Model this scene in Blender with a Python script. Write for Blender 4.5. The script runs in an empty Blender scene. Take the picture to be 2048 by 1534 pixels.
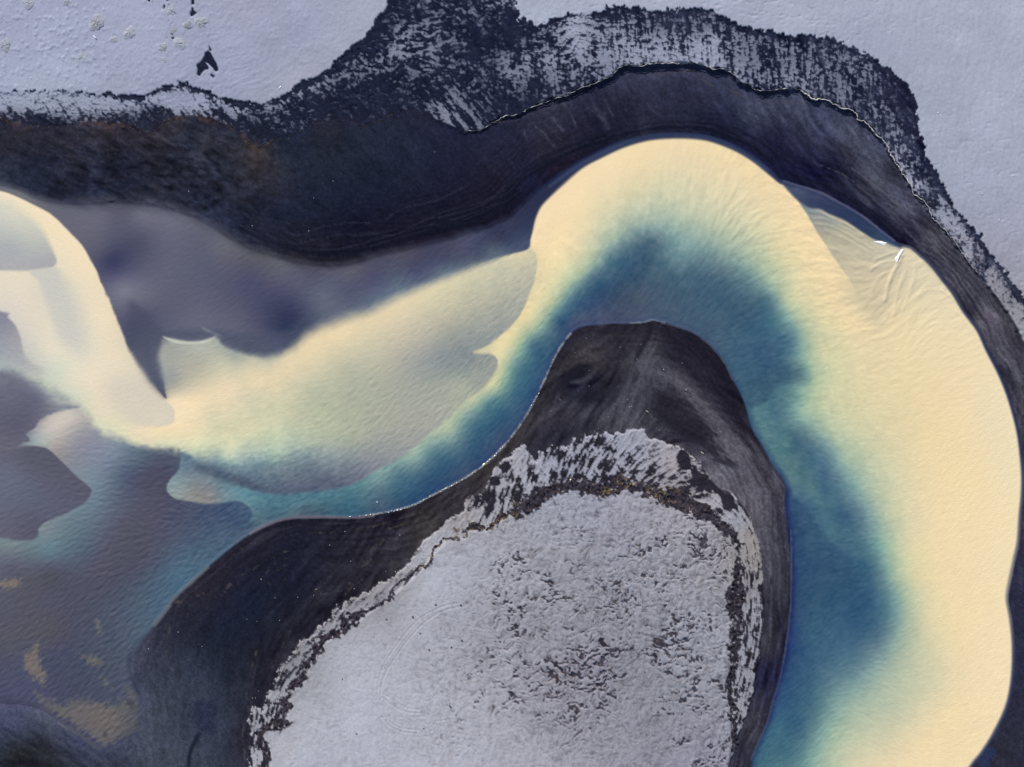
import bpy, math, random
import numpy as np

# ------------------------------------------------------------------ camera, light, exposure
S = 0.2                       # metres per map unit (the map is 2048 x 1534 units)
CAM_H = 600.0
scene = bpy.context.scene
cam_d = bpy.data.cameras.new("camera")
cam = bpy.data.objects.new("camera", cam_d)
scene.collection.objects.link(cam)
cam.location = (0, 0, CAM_H)
cam.rotation_euler = (0, 0, 0)
cam_d.sensor_width = 36.0
cam_d.lens = 36.0 * CAM_H / (2048 * S)
cam_d.clip_start = 1.0
cam_d.clip_end = 60000.0
scene.camera = cam

SUN_EL = math.radians(25)
SUN_DIR = (-0.40, 0.917)      # horizontal direction towards the sun
world = bpy.data.worlds.new("World")
scene.world = world
world.use_nodes = True
wn = world.node_tree
wn.nodes.clear()
w_out = wn.nodes.new("ShaderNodeOutputWorld")
w_bg = wn.nodes.new("ShaderNodeBackground")
w_sky = wn.nodes.new("ShaderNodeTexSky")
w_sky.sky_type = 'NISHITA'
w_sky.sun_disc = False
w_sky.sun_elevation = SUN_EL
w_sky.sun_rotation = math.atan2(SUN_DIR[0], SUN_DIR[1])
w_bg.inputs["Strength"].default_value = 0.085
wn.links.new(w_sky.outputs[0], w_bg.inputs["Color"])
wn.links.new(w_bg.outputs[0], w_out.inputs["Surface"])

sun_d = bpy.data.lights.new("sun", 'SUN')
sun_d.energy = 4.6
sun_d.angle = math.radians(0.5)
sun_d.color = (1.0, 0.95, 0.87)
sun = bpy.data.objects.new("sun", sun_d)
scene.collection.objects.link(sun)
cz, sz = math.cos(SUN_EL), math.sin(SUN_EL)
from mathutils import Vector
sun.rotation_euler = Vector((-SUN_DIR[0] * cz, -SUN_DIR[1] * cz, -sz)).to_track_quat('-Z', 'Y').to_euler()
sun.location = (-80, 180, 90)

scene.view_settings.view_transform = 'Standard'
scene.view_settings.look = 'None'
scene.view_settings.exposure = 0.6
scene.view_settings.gamma = 1.0
scene.view_settings.use_curve_mapping = False
# displayed value (linear) of a flat sheet of albedo 1 under this sun, sky and exposure
LIGHT = np.array([1.19, 1.22, 1.262])
# ------------------------------------------------------------------ map engine
STEP = 2
X0, X1, Y0, Y1 = -160, 2208, -160, 1694
xs = np.arange(X0, X1 + 1, STEP, dtype=np.float32)
ys = np.arange(Y0, Y1 + 1, STEP, dtype=np.float32)
W, H = len(xs), len(ys)
X, Y = np.meshgrid(xs, ys)
rng = np.random.default_rng(7)
_tab = rng.random((512, 512)).astype(np.float32)


def vn(u, v, seed=0):
    iu = np.floor(u); iv = np.floor(v)
    fu = u - iu; fv = v - iv
    fu = fu * fu * (3 - 2 * fu); fv = fv * fv * (3 - 2 * fv)
    a = (iu.astype(np.int32) + seed * 37) & 511; b = (iv.astype(np.int32) + seed * 91) & 511
    a1 = (a + 1) & 511; b1 = (b + 1) & 511
    return ((_tab[b, a] * (1 - fu) + _tab[b, a1] * fu) * (1 - fv) + (_tab[b1, a] * (1 - fu) + _tab[b1, a1] * fu) * fv)


def fbm(sx, sy=None, octs=3, seed=0, ang=0.0, x=None, y=None, gain=0.5):
    """noise in about -1..1 (unit variance roughly), scale sx along ang and sy across"""
    sy = sx if sy is None else sy
    x = X if x is None else x; y = Y if y is None else y
    c, s = math.cos(math.radians(ang)), math.sin(math.radians(ang))
    u = (x * c + y * s) / sx + 13.7 * seed; v = (-x * s + y * c) / sy + 5.3 * seed
    r = np.zeros_like(x); a = 1.0; t = 0.0
    for k in range(octs):
        r += a * (vn(u, v, seed + k * 11) - 0.5); t += a * a
        u = u * 2.03 + 7.1; v = v * 2.03 + 3.3; a *= gain
    return r / (0.21 * math.sqrt(t))


def cdf(z):
    return 0.5 * (1 + np.tanh(0.8 * z))


def norm(z):
    return (z - z.mean()) / (z.std() + 1e-9)


def ss(a, b, x):
    t = np.clip((x - a) / (b - a), 0, 1)
    return t * t * (3 - 2 * t)


def box(a, r):
    for ax in (0, 1):
        n = a.shape[ax]
        pad = [(0, 0), (0, 0)]; pad[ax] = (r + 1, r)
        c = np.cumsum(np.pad(a, pad, mode='edge').astype(np.float64), axis=ax)
        if ax == 0:
            a = (c[2 * r + 1:2 * r + 1 + n] - c[:n]) / (2 * r + 1)
        else:
            a = (c[:, 2 * r + 1:2 * r + 1 + n] - c[:, :n]) / (2 * r + 1)
    return a.astype(np.float32)


def blur(a, r):
    return box(box(a, r), r)


def spline(p, n=6, closed=False):
    p = np.array(p, dtype=np.float64)
    q = np.vstack([p[-1:], p, p[:2]]) if closed else np.vstack([2 * p[:1] - p[1:2], p, 2 * p[-1:] - p[-2:-1]])
    out = []
    for i in range(1, len(q) - 2):
        a, b, c, d = q[i - 1], q[i], q[i + 1], q[i + 2]
        L = np.hypot(*(c - b)); m = max(1, min(n, int(L / 5)))
        for t in np.arange(m) / m:
            out.append(0.5 * (2 * b + (c - a) * t + (2 * a - 5 * b + 4 * c - d) * t * t + (3 * b - a - 3 * c + d) * t ** 3))
    if not closed:
        out.append(q[-2])
    return np.array(out)


def pts(s):
    v = [float(t) for t in s.replace(';', ' ').replace(',', ' ').split()]
    return [(v[i], v[i + 1]) for i in range(0, len(v), 2)]


def dist_line(p, R=60.0, closed=False):
    D = np.full((H, W), R, np.float32)
    n = len(p)
    for i in range(n if closed else n - 1):
        ax, ay = p[i]; bx, by = p[(i + 1) % n]
        i0 = max(0, int((min(ax, bx) - R - X0) / STEP)); i1 = min(W, int((max(ax, bx) + R - X0) / STEP) + 2)
        j0 = max(0, int((min(ay, by) - R - Y0) / STEP)); j1 = min(H, int((max(ay, by) + R - Y0) / STEP) + 2)
        if i0 >= i1 or j0 >= j1:
            continue
        x = X[j0:j1, i0:i1] - ax; y = Y[j0:j1, i0:i1] - ay
        dx, dy = bx - ax, by - ay
        t = np.clip((x * dx + y * dy) / max(1e-6, dx * dx + dy * dy), 0, 1)
        d = np.hypot(x - t * dx, y - t * dy)
        np.minimum(D[j0:j1, i0:i1], d, out=D[j0:j1, i0:i1])
    return D


def inside(p):
    tog = np.zeros((H, W + 1), np.int32)
    n = len(p)
    for i in range(n):
        ax, ay = p[i]; bx, by = p[(i + 1) % n]
        if ay == by:
            continue
        if ay > by:
            ax, ay, bx, by = bx, by, ax, ay
        j = np.arange(max(0, math.ceil((ay - Y0) / STEP)), min(H - 1, math.ceil((by - Y0) / STEP) - 1) + 1)
        if len(j) == 0:
            continue
        xc = ax + (bx - ax) * ((Y0 + j * STEP) - ay) / (by - ay)
        k = np.clip(np.ceil((xc - X0) / STEP), 0, W).astype(int)
        np.add.at(tog, (j, k), 1)
    return (np.cumsum(tog[:, :W], axis=1) & 1).astype(bool)


def sdf(s, R=60.0, n=6, smooth=True):
    """signed distance in map units to a closed outline, positive inside, cut at R"""
    p = pts(s) if isinstance(s, str) else s
    q = spline(p, n, True) if smooth else np.array(p)
    D = dist_line(q, R, True)
    return np.where(inside(q), D, -D)


def rbf(P, V, c=18.0, st=8, smooth=0.0, cols=None):
    """smooth surface through scattered samples"""
    P = np.array(P, np.float64); V = np.array(V, np.float64)
    if V.ndim == 1:
        V = V[:, None]
    N = len(P)
    K = -np.sqrt(((P[:, None] - P[None]) ** 2).sum(-1) + c * c) / 100
    A = np.zeros((N + 1, N + 1)); A[:N, :N] = K - smooth * np.eye(N); A[:N, N] = 1; A[N, :N] = 1
    w = np.linalg.solve(A, np.vstack([V, np.zeros((1, V.shape[1]))]))
    gx = np.arange(X0, X1 + st, st); gy = np.arange(Y0, Y1 + st, st)
    out = np.empty((len(gy), len(gx), V.shape[1]), np.float32)
    for j, yy in enumerate(gy):
        d = -np.sqrt((gx[:, None] - P[None, :, 0]) ** 2 + (yy - P[None, :, 1]) ** 2 + c * c) / 100
        out[j] = d @ w[:N] + w[N]
    lo, hi = V.min(0), V.max(0)
    out = np.clip(out, lo, hi)
    # bilinear to the fine grid
    u = (xs - X0) / st; v = (ys - Y0) / st
    iu = np.minimum(u.astype(int), len(gx) - 2); iv = np.minimum(v.astype(int), len(gy) - 2)
    fu = (u - iu)[None, :, None]; fv = (v - iv)[:, None, None]
    a = out[iv][:, iu] * (1 - fu) + out[iv][:, iu + 1] * fu
    b = out[iv + 1][:, iu] * (1 - fu) + out[iv + 1][:, iu + 1] * fu
    r = (a * (1 - fv) + b * fv).astype(np.float32)
    return r[..., 0] if r.shape[-1] == 1 else r


def csamples(s):
    P, V = [], []
    for t in s.split():
        a, b, c = t.split(',')
        P.append((float(a), float(b))); V.append([int(c[i:i + 2], 16) / 255 for i in (0, 2, 4)])
    return P, V


def nsamples(s):
    P, V = [], []
    for t in s.split():
        a, b, c = t.split(',')
        P.append((float(a), float(b))); V.append(float(c))
    return P, V


def cfield(s, c=14.0):
    return rbf(*csamples(s), c=c)


def nfield(s, c=14.0):
    return rbf(*nsamples(s), c=c)


def hexc(h):
    return np.array([int(h[i:i + 2], 16) / 255 for i in (0, 2, 4)], np.float32)


def lerp(a, b, t):
    return a + (b - a) * t[..., None]


def lic(n, ang, L=10):
    """smear a noise along a direction field (degrees, map space)"""
    c = np.cos(np.radians(ang)).astype(np.float32); s = np.sin(np.radians(ang)).astype(np.float32)
    jj, ii = np.mgrid[0:H, 0:W].astype(np.float32)
    acc = n.copy()
    for sg in (1, -1):
        px, py = ii.copy(), jj.copy()
        for k in range(L):
            a = np.clip(px + 0.5, 0, W - 1).astype(np.int32); b = np.clip(py + 0.5, 0, H - 1).astype(np.int32)
            px += sg * c[b, a]; py += sg * s[b, a]
            a = np.clip(px + 0.5, 0, W - 1).astype(np.int32); b = np.clip(py + 0.5, 0, H - 1).astype(np.int32)
            acc += n[b, a] * (1 - k / L)
    return norm(acc)


def afield(s):
    """direction field from samples (degrees), axis-symmetric"""
    P, V = nsamples(s)
    V = np.radians(np.array(V)) * 2
    f = rbf(P, np.stack([np.cos(V), np.sin(V)], 1), c=40)
    return np.degrees(np.arctan2(f[..., 1], f[..., 0])) / 2


def srgb2lin(c):
    return np.where(c <= 0.04045, c / 12.92, ((np.clip(c, 0, 1) + 0.055) / 1.055) ** 2.4)
# ------------------------------------------------------------------ outlines read off the place
SNOW_NW_EDGE = """-200,187 -60,187 0,186 60,188 120,188 186,189 219,187 238,192 262,194 290,193 309,185 331,175 356,170 375,169 389,174 411,181 433,189 460,196 487,207
512,210 534,203 559,199 568,193 590,178 610,164 631,156 656,140 675,120 689,110 703,96 719,89 738,66 748,52 755,36 766,26 775,14 779,0 788,-30 800,-80 815,-200"""
SNOW_NE_EDGE = """1012,-200 1026,-60 1034,0 1033,14 1037,27 1034,43 1044,41 1060,44 1074,55 1088,49 1110,41 1131,36 1159,29 1178,30 1203,30 1219,19 1246,16
1263,21 1288,21 1309,25 1342,23 1370,26 1392,23 1416,21 1433,30 1460,45 1485,56 1507,63 1534,68 1556,71 1603,75 1630,77 1663,82 1685,92 1704,96 1723,108
1748,120 1762,133 1784,148 1806,167 1814,181 1825,194 1828,216 1834,235 1838,260 1844,287 1849,309 1858,329 1869,345 1880,364 1890,383 1899,407 1907,419
1926,436 1940,458 1953,469 1970,493 1978,512 2000,537 2014,556 2025,573 2041,597 2052,616 2080,660 2140,760 2260,960"""
SCARP = """-220,238 -60,240 0,238 41,246 77,253 123,250 151,248 181,244 208,248 246,248 268,255 296,261 312,263 323,248 340,238 364,233 397,233 433,242 465,255
487,270 507,287 517,297 537,287 549,279 582,270 615,256 634,244 653,241 681,240 705,245 719,251 746,244 774,235 790,226 809,220 834,222 853,233 883,244 911,256
930,266 938,263 965,259 990,244 1009,234 1036,231 1060,217 1090,207 1118,196 1134,193 1153,182 1178,173 1203,162 1225,153 1235,140 1257,131 1274,136 1296,131
1326,129 1356,130 1383,129 1405,134 1422,140 1446,141 1466,152 1482,167 1496,170 1507,181 1530,183 1556,181 1592,179 1606,188 1628,203 1637,199 1663,207
1680,219 1693,219 1711,229 1714,240 1729,246 1741,259 1754,274 1770,290 1778,309 1792,329 1803,350 1814,364 1828,392 1844,401 1855,417 1859,430 1874,447
1893,466 1915,496 1937,526 1954,548 1981,581 2003,611 2025,644 2048,690 2080,760 2130,870 2260,1100"""
SHORE_N = """-220,338 -60,352 0,366 40,378 70,392 110,402 170,405 250,402 330,414 400,437 450,467 500,494 560,514 620,527 690,527 770,505 850,487 940,463 1010,437
1048,404 1073,380 1100,361 1130,338 1164,318 1205,297 1246,280 1288,271 1323,267 1370,266 1411,270 1444,279 1476,292 1510,312 1540,338 1560,358 1575,366
1598,371 1636,383 1674,402 1715,425 1740,443 1767,465 1789,481 1808,489 1822,492 1842,508 1864,529 1887,558 1907,583 1930,621 1958,659 1977,700 1998,740
2015,780 2028,820 2038,860 2044,900 2048,950 2047,990 2043,1030 2039,1082 2031,1120 2022,1161 2017,1196 2024,1237 2029,1284 2029,1333 2024,1380 2013,1421
1988,1472 1965,1508 1943,1536 1905,1600 1850,1720"""
SHORE_S = """1430,1720 1478,1600 1502,1534 1504,1517 1518,1481 1535,1443 1547,1396 1559,1355 1569,1314 1573,1278 1580,1224 1582,1161 1582,1129 1578,1082 1574,1041
1570,1003 1572,981 1565,959 1546,932 1524,893 1504,858 1488,805 1471,770 1465,759 1452,731 1433,704 1411,682 1383,663 1353,652 1323,644 1304,641 1290,645
1260,648 1219,648 1190,651 1162,654 1142,667 1126,688 1110,715 1096,745 1082,776 1063,814 1041,850 1020,878 998,903 971,929 938,952 897,975 864,992 829,1010
788,1022 746,1030 705,1034 651,1033 596,1034 560,1039 528,1052 493,1072 452,1104 416,1134 389,1158 364,1180 345,1199 329,1224 309,1248 290,1276 268,1303
262,1325 263,1349 274,1374 285,1399 285,1429 279,1460 262,1474 240,1484 216,1498 197,1499 164,1473 123,1448 90,1424 55,1412 0,1407 -60,1402 -220,1400"""
SNOW_S_EDGE = """470,1720 488,1620 500,1534 501,1470 501,1437 509,1412 526,1418 534,1399 545,1374 555,1355 574,1317 596,1284 623,1270 645,1243 670,1221 692,1204 727,1188 755,1171
774,1158 809,1135 826,1114 850,1079 875,1060 902,1036 925,1022 930,1002 944,992 971,978 979,953 1006,921 1034,901 1049,890 1058,900 1064,915 1070,920 1080,908 1095,896 1110,889
1131,893 1151,880 1175,869 1203,867 1233,866 1260,860 1285,858 1296,874 1323,882 1345,888 1372,902 1397,921 1411,943 1435,973 1463,986 1482,1006 1496,1027 1509,1055
1517,1090 1523,1123 1526,1182 1526,1229 1520,1284 1515,1328 1504,1388 1493,1429 1476,1470 1465,1511 1456,1540 1440,1600 1425,1720"""
TERRACE = """530,1720 538,1600 541,1534 537,1497 525,1470 536,1449 557,1455 571,1440 574,1410 582,1385 593,1369 610,1355 618,1330 637,1306 648,1281 678,1267 692,1251 697,1234 711,1243
733,1226 760,1207 787,1185 820,1158 845,1133 859,1114 872,1098 883,1086 902,1071 930,1072 938,1058 971,1058 1001,1038 1041,1019 1082,995 1120,978 1150,976 1178,981 1208,986
1246,970 1288,986 1315,992 1356,1003 1397,1019 1427,1047 1455,1069 1471,1100 1470,1150 1465,1196 1471,1251 1465,1306 1460,1345 1452,1374 1463,1415 1465,1470 1463,1511 1455,1560 1440,1720"""

print('fields: outlines')
snow_nw = pts(SNOW_NW_EDGE) + [(815, -260), (-260, -260), (-260, 187)]
snow_ne = pts(SNOW_NE_EDGE) + [(2400, 960), (2400, -260), (1012, -260)]
scarp_pl = spline(pts(SCARP), 4)
north_pg = [tuple(p) for p in scarp_pl] + [(2500, 1100), (2500, -400), (-400, -400), (-400, 238)]
shore_n = spline(pts(SHORE_N), 6)
shore_s = spline(pts(SHORE_S), 6)
water_pg = [tuple(p) for p in shore_n] + [tuple(p) for p in shore_s]
island_pg = [tuple(p) for p in spline(pts(SNOW_S_EDGE), 5)]
terrace_pg = [tuple(p) for p in spline(pts(TERRACE), 4)]

d_nw = sdf(snow_nw, 60, smooth=False)
d_ne = sdf(snow_ne, 60, smooth=False)
d_scarp = np.where(inside(north_pg), 1, -1) * dist_line(scarp_pl, 110)
in_w = inside(water_pg)
d_n = dist_line(shore_n, 110)
d_s = dist_line(shore_s, 110)
d_w = np.where(in_w, 1, -1) * np.minimum(d_n, d_s)
d_isl = np.where(inside(island_pg), 1, -1) * dist_line(np.array(island_pg), 60)
d_ter = np.where(inside(terrace_pg), 1, -1) * dist_line(np.array(terrace_pg), 60)
south = inside([tuple(p) for p in shore_s] + [(-260, 1400), (-260, 1800), (1430, 1800)])
is_south = south & ~in_w
wedge = fbm(26, octs=4, seed=31) ; fine = fbm(7, octs=3, seed=32); grain = rng.standard_normal((H, W)).astype(np.float32)

# ------------------------------------------------------------------ water: colour of the suspended silt and of the bed showing through
print('fields: water')
WATER_BASE = """30,800,65657C 70,822,6A677E 30,850,605F76 80,800,6E7288 10,900,68667C 130,795,98A0A5 95,770,9AA2A6
 100,838,C5BCB0 140,828,CFC5B4 85,862,B8B5B0 70,885,9AA6A8 115,905,9A9496 150,900,8E8F9C 200,960,74889A 190,1010,6A8296 130,1060,6A828F 90,1058,7E8A94 62,1088,6E858F 20,1092,78888F
 100,1110,5F7E90 170,1100,56687E 20,1130,606278 100,1140,585468 200,1120,58566C 250,1060,58556A 300,1000,56546B 250,950,546480 300,950,524F68 330,915,505870 280,915,5A6E85
 230,905,7C8CA0 180,880,8E909E 150,862,A5A3A4 -100,1100,6C8798 -100,1200,5C5A6C -100,1320,4C4C68 -120,850,65657C
 420,1030,44587A 480,1035,3E5A80 380,1060,4A5C78 450,1080,486684 330,1080,525870 300,1130,50586E 250,1180,4E586E 330,1150,486A88 370,1130,4A6E8C 180,1180,525468 100,1200,54566A 50,1180,5A5868 20,1220,585A6C
 100,1260,585363 200,1260,4C566C 280,1240,50667E 150,1320,48506A 230,1330,4E586C 100,1330,4A506C 30,1330,50546E 50,1395,4F5270 150,1390,4A4E68 255,1340,505870 20,1290,5A5568
 700,1010,3A7490 600,1013,4E7084 560,1018,4C788E 800,985,35688A 850,960,2F6088 900,940,2C5C86 950,900,2C5E88 1000,850,2E6088 1040,790,316890 1070,740,33688E 1090,700,34668A 1120,640,32648C 1000,882,3A567E 1085,745,34608A 1050,820,355C86 920,955,3A547A
 760,1018,3C5C7C 640,1026,3E6078 560,1032,486A80 520,1048,4C6880 680,990,4C8298 640,1000,4A7E94 600,998,4C8298
 720,972,5A8C9A 760,955,769A9E 830,915,8FA9A0 900,860,A5B5A0 950,800,B4BE9F 985,770,D0CE9E 1005,715,DCD4A4 800,952,4C7C94 870,912,4A7C95 940,852,4E8096 980,805,5A8C98 1010,765,84A698 1030,740,5C8E98 1050,690,7CA29A
 1000,740,C8CA9E 965,698,CFC6A2 950,705,C0BAA0 1025,680,DDD3A0 1055,640,E2D5A0 1075,600,E6D6A2 1085,560,E8D6A4 1075,500,F5DCA8 1085,450,FBDFAC 1100,600,C6C89E 1110,610,9CB29C 1120,618,5F8E98 1138,620,3A6C90 1080,650,9CB49C 1065,690,4A7C94 1120,570,D0D0A4
 1100,420,FBDFAE 1150,370,FBDFAE 1220,320,FAE0AE 1300,290,F7DDAA 1370,288,F5DCAA 1450,310,F3DBA8 1520,360,F3D9A6 1560,400,F3DAA8 1605,470,F5DAA6 1660,570,F2D8A4 1700,640,F0D8A4
 1200,380,F2DCAC 1280,350,EBD8A8 1350,340,E6D6AA 1400,350,E8D6AA 1480,380,EAD8AA 1250,400,DCD2A8 1320,400,CBCBA8 1380,420,C8CAA8 1450,430,D5CFA8 1520,450,DDD2A6 1560,500,E2D4A2 1150,440,F6DDAA 1290,420,BEC4A8
 1170,470,E6D6A8 1220,440,D0CEA8 1150,510,E2D4A6 1185,510,BCC4A4 1230,470,A8B8A4 1280,445,9FB2A5 1340,450,9AB0A6 1400,470,9CB2A5 1460,480,B0BCA4 1500,510,A8B8A2 1540,560,A5B8A0 1580,600,C5C8A0 1160,545,AEBEA0 1140,570,9AB29E
 1250,510,44708E 1300,490,476E88 1220,520,5A8496 1190,560,42708E 1160,600,34668C 1300,560,40627C 1260,600,42566E 1350,560,446A84 1400,540,4E768E 1440,560,466E88 1480,570,507A8E 1500,620,3A6484 1420,620,3E6684 1340,620,44607C
 1200,620,40567A 1290,630,485C7A 1150,640,465C80 1560,640,5E909A 1580,680,4E7E96 1540,700,36648A 1480,680,3C6A8A 1420,665,406280 1500,750,386A8A 1560,740,3C6C90 1600,700,7AA29C 1612,640,C0C6A0 1640,700,CCCBA0 1350,510,6A929C 1540,610,4A7A92
 1600,750,7CA49C 1580,790,5C8C94 1540,800,44788F 1510,805,4A7E92 1530,840,548694 1560,830,4A7C94 1600,830,8CAEA0 1640,800,C0C7A0 1700,780,DDD2A2 1760,750,EAD6A4 1660,870,A8BAA2 1720,860,D0CCA2 1600,880,406E8A 1560,885,528690 1640,875,7C9E9C
 1580,925,52808A 1640,920,47799A 1690,920,98B2A2 1750,920,CDCCA5 1600,960,52808C 1650,970,3A6C90 1700,980,7098A0 1740,980,A8BAA4 1800,960,DDD2A6 1640,1010,467A90 1690,1030,3A6A90 1740,1040,7A9C9F 1780,1020,C5C8A4 1660,1060,447892
 1720,1080,4A7C92 1760,1090,80A8A0 1800,1090,C8CAA2 1608,1010,3A6490 1595,1060,24487F 1620,1080,34608A 1680,1110,36678E 1740,1140,3A7090 1790,1140,A8BCA0 1830,1150,DDD2A2 1530,880,4E7E90 1552,925,508290 1580,975,4C7C94 1620,985,4E8090
 1602,1130,214A84 1588,1180,1F4480 1612,1200,2D5C88 1680,1180,2F638B 1740,1200,30648E 1780,1210,5E8E9A 1820,1200,B5C0A2 1850,1230,DCD1A4 1605,1260,2E5E8A 1588,1260,21498A 1680,1260,356790 1750,1260,3E6F90 1790,1280,8AA59E 1840,1290,C8C8A2 1880,1320,E2D3A6
 1585,1340,28598A 1640,1330,3C6E92 1700,1330,54829A 1750,1340,8AA4A0 1800,1350,B8C0A4 1860,1360,D5CEA6 1572,1400,2C5F8E 1620,1400,3A7090 1680,1390,7C9E9E 1740,1400,A8B8A4 1800,1420,C8C8A6 1550,1460,3A7494 1600,1460,3A6E90 1650,1460,86A89E
 1710,1470,BEC4A4 1780,1480,DACFA6 1530,1510,3C728E 1580,1510,467C92 1630,1510,88AAA0 1690,1520,CCCBA6 1760,1525,E8D6AA 1600,1640,8AAAA0 1750,1640,F0DAAC 1500,1640,4A8498
 1800,640,EBD6A6 1860,640,EEDAAC 1900,700,F0DAAA 1950,780,F2DCAE 1850,760,EED8A6 1900,840,F4DAA6 1800,840,E6D4A2 1980,850,F0DCB0 1950,950,F5DCA8 1870,950,F2D9A6 2010,950,F2DEB0 1850,1050,EED8A8 1950,1050,F5DDAA
 1900,1150,F2DAA8 1990,1130,F4DEAE 1920,1250,F5DCA8 1990,1250,F5DEAE 1950,1350,F5DDAC 2000,1350,F6E0B0 1900,1420,F4DBA8 1850,1480,F3DAA8 1950,1450,F5DDAC 1900,1520,F4DCAA 1730,700,E8D5A4 1670,680,DCD2A2 1650,640,E2D4A2 1620,580,E8D6A4
 1780,530,DECDA6 1840,545,E2D2AC 1760,580,DCCBA2 1720,600,D8C8A0 1880,590,E8D6AE
 100,408,6C687A 60,396,75707E 20,372,75727E 200,440,6A6A80 280,430,706E84 350,450,6E6D84 250,410,5A586C 400,470,646278 222,524,3A4068 250,530,484E70 205,500,565870 280,480,52546E 330,520,62647C 245,580,7E7A92 232,600,747089 290,600,6C6A82 350,600,60627A 420,520,5E6078 450,600,5A5C76 400,640,6A6A82
 500,560,4E5272 560,600,424868 590,630,363F64 570,660,2E3D60 520,650,4E5270 480,640,5E6078 500,700,5C6478 540,700,646C80 600,550,5C5C74 500,520,5E5A6C 560,540,655F74 650,560,5A5E78 700,550,5F5E72 700,580,525874 640,600,626A80 680,610,5E6880
 760,590,5F708A 750,560,4E5574 800,570,5E7088 830,540,485072 820,512,4E4E64 900,520,445070 900,545,6A7C90 960,500,3E4868 1000,488,38405E 1060,470,F8DCAA 1072,440,FADFAE 1090,412,FBDFAE 985,516,6A7A88 280,640,474C6C 300,680,5C6278 262,690,50566E 310,740,646C80 300,760,606880
 440,500,6A667A 620,535,504E62 1020,440,343A56 940,480,444A66"""
base = cfield(WATER_BASE)
CREAM_PG = """-200,372 -60,376 0,382 33,393 68,410 104,430 131,455 156,482 175,507 192,540 205,573 222,608 241,657 260,701 279,731 301,762 322,786 331,795
 326,765 319,735 316,708 322,690 328,672 380,684 430,674 445,688 480,704 540,714 580,697 620,665 690,637 740,622 800,592 880,560 960,530 1030,505 1057,496
 1072,508 1074,530 1070,560 1058,592 1040,630 1010,664 975,690 945,705 985,710 996,722 990,745 968,775 938,797 897,836 856,871 801,915 746,945 708,967 656,981 600,988 560,989 520,982 470,965 425,945 400,935 375,915 350,902 310,895 250,884 200,860 160,812 100,780 60,758 20,742 -200,700"""
CREAM_COL = """20,400,F5E2BE 110,455,F8E2B8 170,540,F5E0B8 215,640,F2DEB8 260,740,EDDCB8 305,790,E2D3B4 -100,420,D8D2BA -100,560,EADBBE -100,700,B0B3B0
 20,450,ECDDB8 60,480,ECDDB8 120,500,F3E0BA 40,565,EADBBE 60,600,E8D8BE 105,580,DCD3BC 140,600,E4D8BC 20,620,E0D4C0 75,640,E6D8BE 10,740,A8B2B2 50,748,B5B9B0 100,700,E8DCC0 150,755,EADDBE 200,820,E9D9B8 260,780,E8DABC 250,840,E8DAB5
 110,768,D2D2B8 150,800,D5D5B8 200,850,DEDAB5 250,876,E4DCB4 120,740,DADAC0 170,700,E6DABE
 350,800,F8DFB2 400,800,F5DDB0 450,782,F0D9B0 520,760,EBD5AA 560,730,E6D3AA 620,700,ECD6A8 680,670,ECD6A8 740,640,E8D3A8 800,620,E6D2A8 850,600,DED0A8 900,580,D8CCA6 960,560,CCC6A6 1000,530,CFC8A8 1045,512,DCCDA6 1062,530,C6C0A4 1060,560,B8B5A2 1040,600,AAACA0
 1000,645,9EA29C 960,680,929A98 900,690,949A98 850,680,B0AEA2 930,720,889294 982,723,969C98 880,720,8E9698 820,730,A2A49E 750,700,CCC4A6 700,740,B8B8A2 620,780,C0C0A4 500,800,D8CFAA 420,830,E0D3AC 380,862,EEDAAE 330,870,F2DEB0 290,872,EEDBB2 450,870,DAD3A8
 520,870,D0CFA8 600,840,BEC0A2 680,820,B0B49E 760,790,A8AC9C 850,780,A2A69C 920,770,A4AA9C 330,890,DDDAB5 400,895,D8D8B0 460,908,C8CFB0 550,900,B5C5AC 450,925,8FA8A8 520,920,8AA4A6 600,905,98AAA4
 700,940,75808F 650,972,5A647C 600,960,667286 550,960,60758A 600,925,7C9098 520,945,6E8A98 480,945,6A869A 430,930,6A869A 470,958,546880 800,890,9A9E9C 850,850,A5A69E 780,850,A6A89C 700,880,A5AC9C 640,880,B0B8A2 740,930,858C96 660,920,8A989E
 345,750,9CA09E 335,690,A0A49E 360,735,ACAB9F 340,775,AAA99F 400,720,B0B0A2 450,722,C0BEA6 390,752,BEB8A2 400,692,B2B6A8 470,708,A0A6A0 440,690,A5ABA2 420,765,DCCDA8 500,735,D8CCA8 540,718,C5C2A8 520,778,E2D2AA"""
cream = cfield(CREAM_COL)
CREAM_F = """-100,380,2 0,382,2 100,430,3 175,507,3 222,608,3 260,701,5 300,760,8 331,796,1.5 318,720,10 328,674,4 430,674,5 480,704,8 540,714,12 620,665,20 700,635,21 800,592,17 880,560,14 960,530,10 1020,508,4 1057,496,1.5 1074,530,1.5 1060,592,2 1010,664,3 950,703,3 990,712,3 996,722,2 985,750,6
 938,797,5 856,871,4 801,915,3 708,967,3 600,988,4 520,982,5 425,945,8 375,915,10 310,895,12 250,884,14 200,860,16 160,812,14 100,780,18 20,742,18"""
def mixpoly(col, poly, c2, f, nz=None, amp=0.0, alpha=1.0, shift=0.0):
    s = sdf(poly, 60) + shift
    if nz is not None:
        s = s + nz * amp
    a = ss(-1, 1, s / np.maximum(f * 1.25, 2.2)) * alpha
    return lerp(col, c2, a)
fF = nfield(CREAM_F)
rag = fbm(16, octs=4, seed=40)
ragamp = nfield("0,380,0 300,760,.6 620,665,.8 900,555,.5 1057,496,.4 1074,530,.4 950,703,.5 900,830,.5 650,981,.5 520,982,1 425,940,2 375,915,2.5 310,895,2 200,860,3 100,780,3")
cdist = sdf(CREAM_PG, 60)
calpha = ss(-1, 1, (cdist + rag * ragamp) / fF)
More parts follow.
